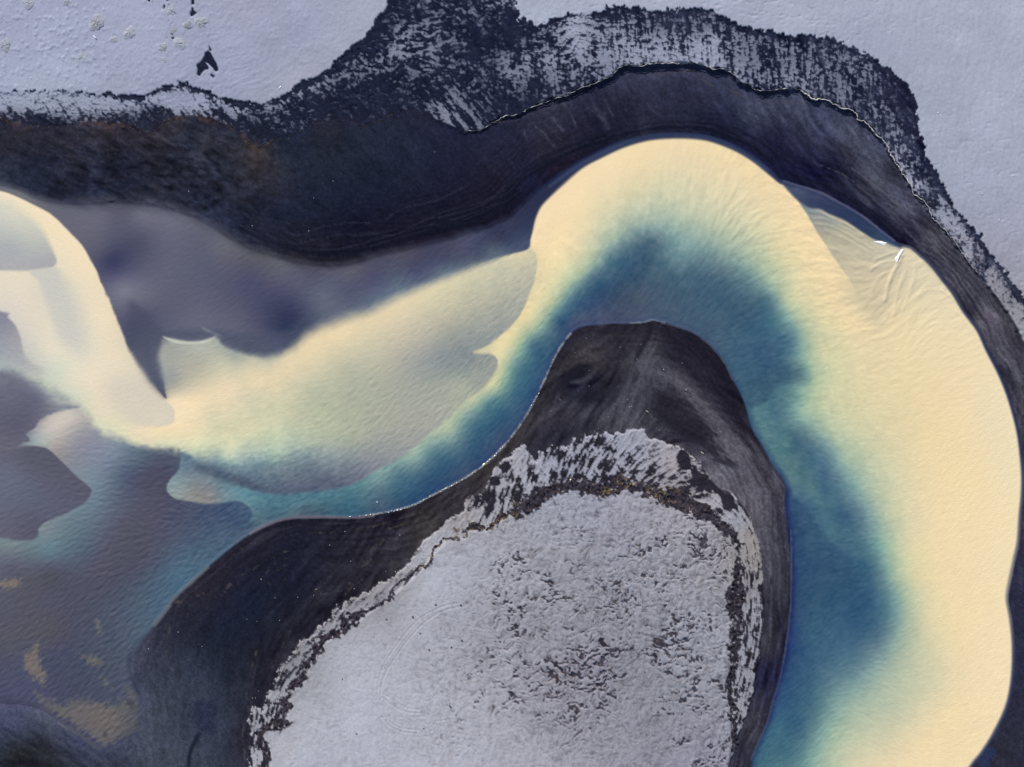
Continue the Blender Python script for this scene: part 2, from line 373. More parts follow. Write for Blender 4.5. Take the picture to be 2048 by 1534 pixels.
wat = lerp(base, cream, calpha)
# lower ragged edge of the cream plume
e = sdf("200,700 200,850 250,880 300,891 330,896 362,900 385,904 405,911 425,920 462,926 490,918 530,915 570,908 610,895 660,880 660,700", 60) + fbm(12, octs=4, seed=41) * 7
low = sdf("320,840 300,900 420,1000 640,1000 640,840", 60)
wat = lerp(wat, lerp(hexc("5A7288")[None, None], wat, np.full((H, W), .35, np.float32)), ss(2, -9, e) * ss(-5, 45, low) * 0.32)
# lobes of the left plume
wat = mixpoly(wat, "-200,400 0,402 30,412 58,432 85,462 104,498 113,520 110,530 100,536 60,541 0,541 -200,541", cfield("20,425,DCD5BC 60,465,CAC7B6 20,495,ABB0B2 92,520,ABABAF 20,532,AEAEB0 50,505,B0B3B2 -100,500,ABB0B2 95,495,B8B8B2"), nfield("0,402,12 58,432,12 90,470,8 113,520,2.5 60,541,3 0,541,3"))
wat = mixpoly(wat, "60,542 112,535 122,550 140,580 158,620 170,660 160,700 120,680 105,640 90,600 78,565", hexc("CCC8BA"), nfield("60,542,3 112,535,3 78,565,4 105,640,10 160,700,24 158,620,24 122,550,10"), alpha=.8)
wat = mixpoly(wat, "-200,600 0,622 15,634 30,650 40,672 44,690 50,712 64,728 84,742 66,744 40,736 0,722 -200,690", cfield("5,640,8C8D9E 30,680,A0A0A8 45,715,A8AAAE 70,738,B4B4B0 0,715,A0A5AC -100,660,8C8D9E"), nfield("0,622,3 40,672,3 50,712,4 84,742,10 40,736,12 0,722,12"))
wat = mixpoly(wat, "-200,740 0,748 16,752 19,760 12,776 0,792 -200,800", hexc("7A7A8E"), nfield("0,748,8 19,760,3 0,792,5"), alpha=.85)
# tip of the left plume
wat = mixpoly(wat, "333,803 348,819 349,834 347,845 329,852 300,853 265,848 225,815 210,770 250,740 300,780", hexc("DACDB6"), nfield("333,803,1.5 348,819,1.5 347,845,2 300,853,5 225,815,20 250,740,30"), alpha=.85)
# violet lobes with sharp downstream fronts
wat = mixpoly(wat, "-200,760 -60,770 20,778 60,790 100,806 160,813 128,821 100,829 78,842 68,856 52,868 58,876 62,882 48,884 38,891 0,906 -200,930", cfield("20,800,6C6C82 70,806,686A80 120,814,868C98 30,850,605F76 60,850,66647A 10,890,6A687C -100,850,65657C"), nfield("20,778,12 100,806,8 160,813,3 100,829,2 68,856,2 58,876,2 0,906,3"), fine, .5)
wat = mixpoly(wat, "-200,930 0,907 30,898 58,892 88,895 102,903 118,918 150,950 176,972 183,980 178,995 168,1006 150,1016 128,1028 108,1036 88,1046 76,1058 77,1068 70,1077 50,1081 20,1079 0,1076 -200,1070", cfield("60,915,605A70 110,950,605C72 150,985,5E5E75 60,980,626A80 20,950,6A7086 60,1050,5C5C72 20,1050,64647A -100,980,626A80 90,1020,60637A"), nfield("0,907,4 88,895,2 150,950,1.5 183,980,1.5 150,1016,2 76,1058,2 20,1079,4"))
# turquoise lobe with a sharp left front
wat = mixpoly(wat, "366,906 361,918 359,932 354,944 344,954 335,968 333,980 342,992 354,999 380,1003 410,1008 440,1006 462,1002 480,1003 496,1012 505,1026 500,1042 520,1040 560,1028 600,1010 640,990 560,992 500,978 440,950 400,925", cfield("375,935,6A8498 360,975,8A9A9C 385,985,8E908E 420,990,86898C 440,962,6E8C9C 500,988,5E95A8 550,1002,4A8098 540,1022,46748A 600,1002,4C8298 405,995,8E8C8A 470,995,6A92A2"), nfield("366,906,9 361,918,3 344,954,1.5 333,980,1.5 354,999,2 410,1008,3 462,1002,2 505,1026,2 520,1040,10 600,1010,14 560,992,5 440,950,9 400,925,9"))
wat = mixpoly(wat, "395,928 430,938 480,955 530,975 560,985 520,983 470,972 425,956 390,938", hexc("4C5C74"), 6.0, alpha=.6)
wat = mixpoly(wat, '1057,497 1061,480 1066,460 1070,442 1076,425 1084,411 1099,395 1121,374 1164,337 1205,315 1246,296 1288,283 1325,278 1370,277 1411,281 1444,291 1476,305 1507,324 1534,346 1562,368 1572,360 1540,332 1510,306 1476,286 1444,272 1411,263 1370,259 1323,260 1280,266 1246,274 1205,292 1130,325 1000,380 900,440 880,500 940,510 985,512 1030,506', cfield('1040,470,38466A 1055,445,2E3A5E 1068,412,283254 1000,480,3A4262 1020,440,343A58 960,495,424E6C 1045,490,46587A 1010,498,4C5C7A 940,480,4A5070 1090,385,262F50 1115,365,263054 1160,330,28345A 1220,300,2C3A60 1290,276,2A3454 1370,268,2E3A5C 1476,296,2A3454 1550,348,30406A 900,490,4C4C64 985,505,5C6C80'), nfield('1057,497,1.5 1066,460,2 1076,425,2.5 1099,395,3 1164,337,3 1288,284,3 1411,281,3 1534,346,3 1411,263,4 1130,325,8 1000,380,20 900,440,30 880,500,30 940,510,14 985,512,8 1030,506,2'))
# wedge of greyer ruffled water below the lagoon
wat = mixpoly(wat, "1598,403 1619,416 1641,420 1658,430 1691,444 1721,464 1748,480 1776,489 1800,498 1800,540 1780,600 1752,648 1741,632 1720,598 1700,560 1675,525 1655,495 1635,465 1615,430", cfield("1620,425,8A9496 1640,440,A09F96 1680,465,B5B09A 1710,520,CABEA0 1740,520,CCBFA2 1770,560,D6C6A2 1740,610,D6C6A0 1680,500,BEB79E 1780,510,CFC4A8 1660,440,9CA09A 1720,480,BDB79E"), nfield("1598,403,2 1641,420,4 1721,464,4 1776,489,3 1800,540,26 1752,648,16 1720,598,3 1655,495,2 1615,430,2"))
wat = mixpoly(wat, "1562,360 1598,371 1636,383 1674,402 1715,425 1740,443 1767,465 1789,481 1806,490 1803,497 1776,488 1748,479 1721,462 1691,442 1658,428 1641,419 1619,416 1598,403 1575,380", cfield("1590,382,4A5878 1620,400,3A4870 1680,425,2C3E68 1740,460,2A4268 1780,483,3C5878 1640,400,34446C"), 3.0)
# crescent, dark wedge and bay in the shallows
wat = mixpoly(wat, "257,604 266,602 300,636 332,666 336,676 318,690 310,720 326,770 331,793 318,784 300,758 280,705 266,650", hexc("4E536E"), nfield("257,604,8 300,636,5 332,666,8 310,720,18 318,784,10 280,705,16"), alpha=.7)
wat = mixpoly(wat, "326,673 345,678 380,683 410,681 432,672 420,681 400,686 370,687 345,684", hexc("DADCC2"), 2.5)
wat = mixpoly(wat, "405,655 425,663 442,671 425,668 408,661", hexc("A8B0B4"), 3.0, alpha=.8)
wat = mixpoly(wat, "330,667 360,660 420,658 480,668 560,665 600,650 585,685 540,708 480,698 450,684 436,672 380,680 345,676", hexc("4C5470"), 9.0, alpha=.6)
wat = mixpoly(wat, "1497,812 1512,814 1528,808 1538,795 1546,780 1560,768 1585,763 1610,760 1600,735 1540,735 1490,760", hexc("35607F"), nfield("1497,812,3 1538,795,2.5 1560,768,4 1610,760,18 1600,735,20 1490,760,20"), alpha=.7)
wat = mixpoly(wat, '1574,978 1590,992 1612,1022 1640,1056 1672,1092 1706,1124 1720,1160 1690,1200 1620,1230 1580,1230 1578,1080', hexc('2C5A80'), nfield('1590,992,4 1640,1056,5 1706,1124,9 1720,1160,30 1620,1230,40 1580,1230,30 1578,1080,6'), alpha=.6)
# silty gold shallows at the lower left
GOLD = ["-60,1150 0,1163 20,1160 38,1160 34,1169 18,1173 8,1179 0,1172 -60,1170", "75,1288 73,1302 80,1318 78,1330 88,1342 90,1352 85,1368 70,1358 57,1350 50,1336 52,1324 46,1312 58,1302", "190,1240 196,1245 203,1262 198,1266", "160,1308 178,1312 200,1316 194,1330 180,1326", "205,1356 214,1362 221,1378 214,1374", "250,1368 262,1376 272,1392 264,1398 254,1388"]
gcols = ["94826F", "8A7B6C", "706C6C", "777068", "747069", "656468"]
for g, c in zip(GOLD, gcols):
    wat = mixpoly(wat, g, hexc(c), 4.5, fbm(7, 3.5, seed=55, ang=-37), 3.2, alpha=.72)
big = "70,1386 92,1394 110,1404 124,1412 140,1406 158,1398 180,1402 205,1410 232,1406 250,1396 262,1385 276,1400 285,1420 284,1440 279,1458 262,1472 235,1484 214,1492 180,1470 150,1450 112,1430 84,1414"
wat = mixpoly(wat, big, cfield("100,1410,66636C 150,1425,6F696A 200,1440,756D68 250,1420,646266 265,1450,5A5A64 180,1460,726B6A 130,1432,6C6768 230,1465,6C6666 240,1440,6F6866"), 7.0, fbm(8, 4, seed=56, ang=-37), 4.5, alpha=.9)
wat = mixpoly(wat, "118,1446 140,1456 165,1470 190,1490 200,1502 186,1494 160,1478 128,1458", hexc("958676"), 5.0, alpha=.6)
for (a, b, r) in ((270, 1450, 4), (212, 1468, 4), (264, 1412, 7), (258, 1405, 5)):
    wat = lerp(wat, hexc("4A4A54")[None, None], ss(r + 2, r - 2, np.hypot(X - a, (Y - b) * .7) + fine * 1.5) * .8)
ex = np.clip(wat[..., 2] - wat[..., 0] - .098, 0, 1)
wat = wat + ex[..., None] * np.array([.06, -.075, -.17], np.float32)
vi = np.clip(wat[..., 0] - wat[..., 1], 0, .1) * (wat[..., 2] > wat[..., 0])
wat = wat + vi[..., None] * np.array([-.5, .7, -.1], np.float32)
lum = wat @ np.array([.25, .6, .15], np.float32)
wat = wat + ss(.66, .82, lum)[..., None] * np.array([-.020, -.002, .030], np.float32)
ds = ss(.66, .45, lum)[..., None]
wat = (wat + (lum[..., None] - wat) * .13 * ds) * (1 - .05 * ds)
# deep dark line along both cut banks
navy = nfield("1050,420,0 1100,370,.7 1200,310,.8 1300,275,.9 1400,275,.8 1500,320,.6 1560,365,.4 1700,430,0 1820,500,.8 1900,590,.9 2000,760,1 2040,900,1 2020,1180,.6 2020,1300,.9 1950,1510,.9 800,1000,0 1000,1100,0")
wat = lerp(wat, hexc("262F52")[None, None], ss(9.0, 2.0, d_n) * navy)
navy_s = nfield("1572,990,.9 1585,1050,1 1590,1150,1 1588,1260,.9 1560,1380,.8 1520,1500,.5 1540,930,.5 1500,850,.4 1450,740,.3 1300,660,.1 1100,720,.45 1000,890,.3 800,1010,.1 600,1020,0 400,1150,0")
wat = lerp(wat, hexc("1F2C5C")[None, None], ss(16, 1.0, d_s) * navy_s * .9)
# turbulence: billows of silt where the plume shears against the clear water
bil = nfield("1300,430,1 1250,480,1 1200,520,1 1350,450,.9 1150,560,.7 1450,480,.6 1550,560,.6 1600,620,.5 1650,850,.7 1720,960,.6 1780,1100,.5 1800,1250,.4 1700,1400,.4 1900,1000,.12 1150,400,0 1300,300,0 450,910,.8 600,900,.7 950,600,.5 1000,560,.5 400,780,.1 100,600,.05 300,1000,.1 500,600,.1 1300,600,.4 800,800,.15 1850,650,.1 900,650,.3")
n1 = norm(fbm(15, octs=4, seed=60) + .6 * fbm(6, octs=2, seed=61))
soft = blur(wat.mean(-1), 9)
wat = wat + (n1 * bil * .017)[..., None] * np.array([1.1, .9, .65], np.float32) * np.clip(1.35 - np.abs(soft[..., None] - .55), .4, 1.2)

# ------------------------------------------------------------------ banks: black volcanic sand
print('fields: land')
N_COL = """-100,270,33303F 40,275,3C3138 100,270,38303A 150,262,3E3440 230,262,403236 300,275,463639 340,255,433534 400,250,332C38 450,262,33303C 505,300,54423C 517,310,5C453A 60,320,2B2C3E 150,330,2C2838 250,320,2C2A3A 330,310,332E38 380,285,30323F 400,290,454048 430,330,30323F 480,330,3A3438
 30,350,33354A 100,375,26283C 170,390,282A3E 250,380,24263A 330,390,24222E 400,400,24273A 450,390,302E3A 300,350,262230 380,360,2A2430 -100,330,33354A
 560,300,282C3C 600,320,24293A 700,330,232839 800,320,22273A 560,430,1D2136 480,440,22253A 700,450,191B2E 900,400,1D1D2F 850,260,26283C 650,260,2A2A38 700,280,252A3A 600,400,212639 750,400,1D2034 900,330,22233A 660,500,201E2C 800,480,1D1A2A 560,500,2A2836
 1000,330,262438 1000,380,1F1C2C 1100,300,2C2838 1150,250,262438 1300,220,2E2E42 1400,200,2F3044 1300,150,404158 1400,152,404158 1500,198,44455C 1600,200,44455C 1240,160,3A3A50 1180,190,323248 1690,240,484960 1760,305,484960 1810,372,484960 1120,208,363649 1300,258,2A2A3C 1500,230,3E4056 1560,270,26263E 1600,250,37384C 1200,220,2A293C 1200,270,1E1D30 1450,250,20223A 1350,180,303046 1030,270,26263A 960,290,24253A 1060,360,20203A 1100,330,231F2F 1250,190,2E2E42
 1700,300,3C3C4E 1750,360,444452 1650,340,20203A 1700,400,23233A 1800,420,4A4858 1850,480,464452 1830,475,2A283C 1760,440,22223A 1900,560,484452 1880,545,2C2A3C 1960,640,4E4A56 2010,720,4E4A56 2040,790,46424E 1940,640,2E2B3B 2000,740,2C2A38 1640,230,40415A 1800,360,3A3A4C 1900,500,46424E 1660,280,42435A 1960,590,403D49 2030,690,403C48 1850,440,3C3A4A
 2040,900,403C46 2048,1050,34323E 2035,1130,2F2E44 2035,1250,2C2D42 2040,1450,2B2C3E 1990,1510,2C2B3A 2100,1300,2C2D42 2100,900,44404C 2060,1180,2F2E44
 750,150,23263A 600,220,23263C 900,120,20233A 980,60,1E2138 850,190,23263A 1000,180,22263C 1700,170,23233A 1800,200,24223A 1850,340,22223A 300,225,262A40 500,250,242A38 900,30,24263C 1500,120,24273E 1200,100,22253A 700,220,24263A 1950,480,2A2A40 100,235,2C2E42"""
nb = cfield(N_COL)  # sand samples just below the scarp are raised to lighten its cast shadow
nb = lerp(nb, hexc("262A3B")[None, None], .58 * ss(640, 520, X))
bx_ = X + fbm(40, octs=3, seed=171) * 14; by_ = Y + fbm(34, octs=3, seed=172) * 12
blk = _tab[(np.floor((bx_ * .8 + by_ * .6) / 34).astype(int) * 7) & 511, (np.floor((by_ * .8 - bx_ * .6) / 19).astype(int) * 3) & 511] - .5 + .6 * (_tab[(np.floor((bx_ * .5 - by_ * .86) / 15).astype(int) * 5) & 511, (np.floor((by_ * .5 + bx_ * .86) / 10).astype(int) * 3) & 511] - .5)
blk = blur(blk.astype(np.float32), 1)
nb = nb * (1 + .38 * blk * nfield("0,300,.5 150,330,.9 300,330,1 420,330,1.2 500,350,.8 560,420,.4 620,330,.15 800,330,0 60,260,.3 300,260,.3"))[..., None]
ang_l = afield("0,300,20 300,300,40 500,350,50 650,330,50 850,330,50 100,380,20 1100,270,58 1200,220,60 1300,200,68 1400,190,75 1500,220,65 1600,250,58 1700,320,48 1780,380,48 1850,470,50 1950,610,56 2030,740,62 2040,1200,90 1250,750,-62 1200,800,-55 1180,850,-62 1100,840,-50 1400,860,28 1450,900,32 1350,790,30 1480,950,60 1530,1050,75 1560,1200,90 1530,1350,104 1480,1500,110 1150,700,-20 1180,740,-25 1350,700,40 1300,690,-60 1000,980,-72 1080,950,-68 1200,930,-55 1300,930,-40 1380,980,-20 1450,1000,45 1030,890,-55 900,1040,-50 800,1090,-60 700,1150,-50 600,1300,-55 450,1400,-85 520,1100,-35 400,1250,-60 100,1480,30 1300,1200,85 800,1300,-40")
wh = rng.standard_normal((H, W)).astype(np.float32)
lic_fine = lic(blur(wh, 1) * 3 + wh * .3, ang_l, 9)
lic_mid = lic(blur(rng.standard_normal((H, W)).astype(np.float32), 2) * 5, ang_l, 22)
lic_big = lic(blur(rng.standard_normal((H, W)).astype(np.float32), 5) * 5, ang_l, 30)
# strata: faint contour lines left by falling water, parallel to the shore
wob = fbm(90, octs=3, seed=70) * 5 + fbm(30, octs=2, seed=71) * 1.8
sN = np.clip(d_n, 0, 110) + wob
ter = ((sN + fbm(140, octs=2, seed=72) * 9) / 13.0) % 1.0
tline = .7 * vn(sN / 6.5, X / 260 + Y / 400, 5) + .22 * vn(sN / 2.6, X / 120, 9) + .8 * np.abs(ter - .15) - .5 * ss(.10, .0, ter)
strat = norm(tline)
st_amt = nfield("0,330,.5 300,380,.5 500,470,1 700,480,1 900,420,1 1000,330,1 1200,290,1 1400,260,.9 1600,310,.9 1750,420,.9 1850,500,2.0 1950,640,2.0 2040,800,1.8 2035,1200,.3 600,330,.25 750,300,.15 1200,200,.15 1500,200,.2 2030,680,.5")
nb = np.where((d_scarp > 0)[..., None], lerp(nb, hexc('1F2338')[None, None], np.full((H, W), .6, np.float32)), nb)
nb = nb * (1 + (np.clip(strat, -1.6, 1.6) * .065 * st_amt)[..., None])
sk = nfield("500,300,.3 700,320,.45 900,340,.3 1000,300,.35 1100,240,.6 1250,200,.7 1400,190,.7 1500,215,1.1 1600,240,1.3 1700,310,1.5 1750,370,1.3 1850,490,1.2 1950,620,1.2 2030,760,1.1 300,330,1 100,300,.7 1200,290,.2 1500,290,.2 800,460,.2 2035,1250,.3")
nb = nb + ((lic_mid * .011 + lic_fine * .011 + np.clip(lic_big, -.8, 3) * .009) * sk)[..., None] * np.array([1, 1, 1.12], np.float32)
nb = nb + (np.clip(lic(fbm(9, octs=2, seed=73), ang_l, 14) - .9, 0, 2) * .05 * sk * ss(1450, 1650, X))[..., None]
wr = np.random.default_rng(77)
WISP = [pts("1127,207 1141,228 1152,253"), pts("1104,237 1116,251 1127,261"), pts("1175,214 1189,226 1200,233 1212,253"), pts("1186,214 1200,226 1212,245 1218,257"), pts("1210,200 1218,219 1226,232"), pts("1090,270 1099,284 1108,292"), pts("1048,262 1052,278")]
for k in range(70):
    i_ = wr.integers(0, len(scarp_pl)); x_, y_ = scarp_pl[i_]
    if not 1060 < x_ < 1760:
        continue
    a_ = math.radians(wr.normal(62, 8)); L_ = wr.uniform(18, 52); y_ += wr.uniform(30, 62); x_ += wr.uniform(-15, 15)
    WISP.append([(x_, y_), (x_ + L_ * .5 * math.cos(a_), y_ + L_ * .5 * math.sin(a_)), (x_ + L_ * math.cos(a_ - .2), y_ + L_ * math.sin(a_ - .2))])
for k, p in enumerate(WISP):
    d = dist_line(spline(p, 6), 9) + fine * .5
    nb = lerp(nb, hexc("5E6072")[None, None], np.maximum(ss(1.9, .3, d) * .45, ss(8, 0, d) * .16) * (1 if k < 7 else wr.uniform(.25, .9)))
# orange dry growth fraying down the left part of the scarp
org = .9 * ss(13, 0, np.abs(d_scarp + 3)) * ss(570, 500, X) + .16 * ss(30, 5, np.abs(d_scarp + 12)) * ss(570, 500, X) + .45 * ss(26, 3, np.hypot((X - 515) * 1.3, (Y - 303) * .8)) + .5 * ss(40, 0, np.abs(d_scarp + 10)) * ss(560, 640, X) * ss(900, 760, X) * .6
on = cdf(norm(fbm(7, octs=3, seed=75) + .6 * fbm(30, octs=2, seed=76)))
nb = lerp(nb, hexc("735040")[None, None], np.clip(org, 0, 1) * ss(.5, 1.0, on) * .34)
brown = nfield("100,300,.5 150,360,.7 300,360,.9 250,300,.4 330,390,.9 500,330,.8 450,370,.5 600,300,.1 380,290,.2 60,330,.3 800,300,0")
nb = lerp(nb, hexc("4A3432")[None, None], np.clip(ss(.5, .95, cdf(norm(fbm(24, 12, octs=4, seed=77, ang=30)))) * brown * .16, 0, 1) * (d_scarp < 0))

S_COL = """450,1130,25222F 420,1180,26232F 520,1110,201F2C 600,1060,1E1E2C 700,1060,22202B 800,1050,24212A 600,1130,1E2030 500,1200,1D2234 450,1250,1F2334 420,1300,222634 400,1350,343A4A 350,1400,3C404E 330,1500,434654 400,1490,3E4252 300,1330,3A3C4C 350,1250,2A2A38 560,1240,22232F 700,1130,292731 800,1080,302D36 850,1060,3C3839
 900,1010,332E36 980,930,3E3A3C 1030,870,3E3A3E 1090,790,2E2B33 1130,690,2A2830 1200,690,36323A 1260,680,2E2B33 1180,722,443F44 1170,752,201F2B 1150,775,222030 1250,760,302E38 1290,730,4A4A54 1300,780,4E4C58 1360,700,27242F 1420,730,24212E 1450,800,292633 1400,780,38343E 1350,760,45424C 1320,820,302E38 1380,820,57535C 1430,880,5C5860
 1360,850,302E3A 1400,870,38343F 1480,860,38343E 1250,830,4A4852 1150,820,3C3A44 1200,860,3A3842 1100,850,3A3640 1100,885,2B2A38 1340,870,3A3742 1450,930,6A6670 1500,950,4A4650 1540,980,504C56 1500,1010,666069 1540,1080,4C4954 1560,1040,3C3945 1550,1150,4A4752 1570,1200,35333F 1530,1300,3E3B46 1562,1250,2A2836 1500,1450,3E3B46 1490,1510,343140 1540,1340,22213A
 30,1450,40445A 100,1500,2A2B34 40,1510,25262B 180,1510,3E4052 150,1480,454860 100,1425,5A5C6E 20,1420,50526A 60,1480,30333F 230,1510,3C3E50 280,1480,444858 440,1450,3A3E4E 470,1350,262936 490,1480,2A2834 520,1330,262430 380,1440,343848 640,1210,262430 -100,1480,404860 1140,730,312E33 1110,760,302D35 460,1530,343644"""
sb = cfield(S_COL)
sS = np.clip(d_s, 0, 110) + wob * .6
stratS = norm(vn(sS / 5.0, X / 300 + Y / 300, 15) + .6 * vn(sS / 2.3, X / 150, 19))
sst = nfield("450,1130,.8 600,1060,.6 800,1050,1 1000,910,1.2 1080,810,1 1300,660,.6 1420,720,1 1500,900,.9 1560,1100,1.3 1540,1300,1.3 1500,1480,1.3 1200,780,.1 1350,850,.2 500,1220,.1 330,1450,.25 400,1400,.1 280,1400,.35 350,1330,.3 700,1130,.3 100,1500,.2")
sb = sb * (1 + (stratS * .075 * sst)[..., None])
sk2 = nfield("1200,760,1.3 1280,780,1.5 1180,850,1.6 1100,850,1.4 1400,860,2.0 1350,820,1.8 1450,930,1.6 1500,1000,1.4 1550,1200,1.2 1400,720,.6 1140,690,.5 900,1020,1 800,1090,1.3 700,1140,1.2 600,1280,1 500,1200,.35 420,1250,.3 400,1450,.3 600,1070,.3 100,1480,.9 1000,900,1 300,1400,.4")
sb = sb + ((lic_mid * .012 + lic_fine * .015 + np.clip(lic_big, -1, 3) * .006) * sk2)[..., None]
for p, w, a in (("312,1262 292,1292 280,1322 282,1352 294,1384 300,1420 302,1460 300,1534", 6, .32), ("330,1300 318,1330 316,1360 326,1392 330,1420 328,1460", 4, .28), ("345,1250 334,1280 330,1300", 3, .3), ("470,1110 430,1145 395,1172 365,1200 340,1236", 4, .22), ("600,1050 550,1062 510,1085 470,1112", 4, .22), ("700,1046 640,1048 600,1050", 3, .22)):
    d = dist_line(spline(pts(p), 6), 16) + wob * .4
    sb = lerp(sb, hexc("565664")[None, None], ss(w * 1.3, w * .2, d) * a)
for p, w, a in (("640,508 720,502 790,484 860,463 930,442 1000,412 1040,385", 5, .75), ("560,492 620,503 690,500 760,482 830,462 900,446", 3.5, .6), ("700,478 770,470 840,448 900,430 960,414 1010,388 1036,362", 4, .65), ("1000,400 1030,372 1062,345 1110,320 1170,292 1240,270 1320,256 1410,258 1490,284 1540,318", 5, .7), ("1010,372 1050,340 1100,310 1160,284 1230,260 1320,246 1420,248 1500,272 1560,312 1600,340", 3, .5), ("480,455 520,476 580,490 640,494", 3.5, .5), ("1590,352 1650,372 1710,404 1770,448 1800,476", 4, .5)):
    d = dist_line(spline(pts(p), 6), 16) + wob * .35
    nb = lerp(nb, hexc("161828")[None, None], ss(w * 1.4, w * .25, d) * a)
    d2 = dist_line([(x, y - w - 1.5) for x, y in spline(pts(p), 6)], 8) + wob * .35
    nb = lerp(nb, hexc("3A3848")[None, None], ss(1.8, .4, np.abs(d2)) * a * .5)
# darker wet patch and channel on the flat
sb = mixpoly(sb, "392,1402 404,1398 418,1402 432,1396 436,1412 430,1440 434,1456 420,1470 404,1452 392,1440 388,1420", hexc("2C3044"), 4.0, fbm(9, octs=3, seed=80), 2.5, alpha=.8)
sb = mixpoly(sb, "396,1464 404,1466 392,1490 384,1510 380,1560 374,1560 376,1510 386,1482", hexc("1E2130"), 3.0, alpha=.95)
# ridges, gullies and wind-scoured dunes of the point
sb = mixpoly(sb, "1300,646 1308,646 1304,668 1292,690 1282,706 1268,724 1276,700 1290,676", hexc("1E1C28"), 4.0, alpha=.8)
sb = mixpoly(sb, "1110,700 1135,668 1170,660 1260,654 1240,662 1180,672 1140,690 1118,722", hexc("262432"), 7.0, alpha=.5)
sb = mixpoly(sb, "1125,748 1150,732 1180,728 1178,742 1160,756 1140,766 1122,772", hexc("1C1B26"), 6.0, fine, 1.5, alpha=.8)
sb = mixpoly(sb, "1108,772 1130,780 1180,790 1220,770 1240,742 1228,790 1190,806 1140,800", hexc("201E2A"), 7.0, fine, 2, alpha=.6)
sb = mixpoly(sb, "1140,764 1166,756 1192,742 1182,756 1160,768", hexc("4E4E58"), 4.0, alpha=.7)
nb = mixpoly(nb, '1956,1534 1962,1514 1972,1500 1986,1498 1990,1510 1980,1524 1982,1540', hexc('2C3458'), 3.0, fine, 1.5, alpha=.7)
# thin tan drift lines of straw
STRAW = [("430,1140 452,1118 480,1100 500,1088 528,1078 560,1060", .35), ("305,1270 315,1245 330,1222 350,1206 378,1198 410,1186", .55), ("322,1290 328,1268 340,1240 334,1300 338,1320 346,1340", .45), ("445,1190 460,1168 480,1152 505,1140 522,1126 540,1116 575,1100", .5), ("560,1072 620,1066 690,1062 740,1054 790,1040 850,1020 900,996 940,970", .45), ("765,1062 800,1050 850,1036 900,1012 930,990", .5), ("730,1110 745,1098 752,1080 770,1068 760,1090 740,1120 720,1135", .5), ("630,1180 660,1160 690,1148 710,1138", .4), ("488,1534 490,1500 486,1470 492,1440 498,1410 494,1390 498,1372 505,1330 514,1300", .6), ("540,1350 552,1320 566,1290 580,1262", .4), ("1290,820 1306,835 1325,850 1340,862", .4), ("533,1145 548,1130 570,1116 582,1120 560,1138 540,1146 536,1162 552,1170 580,1150", .45), ("690,1190 705,1172 740,1150", .4), ("1010,890 1040,862 1060,840", .25), ("600,1205 640,1190 690,1178 700,1165", .35), ("770,1080 790,1096 776,1118 800,1130", .3)]
for p, a in STRAW:
    d = dist_line(spline(pts(p), 5), 12) + fine * .9
    sb = lerp(sb, hexc("665A4E")[None, None], ss(2.4, .5, d) * a * .8 * ss(.25, .75, cdf(fbm(9, octs=2, seed=83))))
sb = mixpoly(sb, "1340,756 1362,752 1402,788 1450,838 1490,900 1522,985 1540,1060 1520,1075 1500,1000 1478,955 1448,905 1418,852 1380,804", hexc("625E67"), 13.0, lic_fine, 3, alpha=.62)
sb = mixpoly(sb, "1308,782 1350,786 1385,818 1410,850 1442,896 1470,935 1440,925 1412,905 1372,876 1336,842 1312,812", hexc("23212B"), 9.0, lic_fine * 1.0 + lic_mid * .6, 7, alpha=.78)
sb = mixpoly(sb, "1302,690 1308,716 1296,762 1268,800 1238,826 1212,834 1236,800 1264,762 1284,722", hexc("54525B"), 8.0, lic_fine, 4, alpha=.6)
sb = mixpoly(sb, "1330,690 1385,672 1425,705 1455,745 1474,800 1490,850 1470,850 1430,800 1390,760 1350,725", hexc("221F2A"), 14.0, lic_mid, 2, alpha=.55)
sb = mixpoly(sb, "1062,905 1052,885 1075,860 1110,842 1150,836 1190,850 1180,866 1140,874 1100,886 1078,906", hexc("2A2833"), 9.0, lic_fine, 4, alpha=.5)
# ripple trains on the blown sand of the point
rip = np.sin((X * .78 - Y * -.62) * 1.15 + fbm(40, octs=2, seed=85) * 1.2)
ripm = ss(22, 6, np.hypot((X - 1235) * .8, Y - 822)) + .7 * ss(40, 10, np.hypot(X - 1265, (Y - 850) * 1.4)) + .6 * ss(30, 8, np.hypot(X - 1150, Y - 850))
sb = sb + (rip * ripm * .03)[..., None]
lnd = np.where(south[..., None], sb, nb)
lnd = lnd * np.where(south[..., None], np.array([.95, .985, 1.0], np.float32), np.array([.93, .97, .965], np.float32))
lnd = np.clip(lnd, .045, 1)
lnd = lnd * (1 + np.clip(grain * .06 + fbm(5, octs=2, seed=88) * .05, -.5, .6)[..., None])

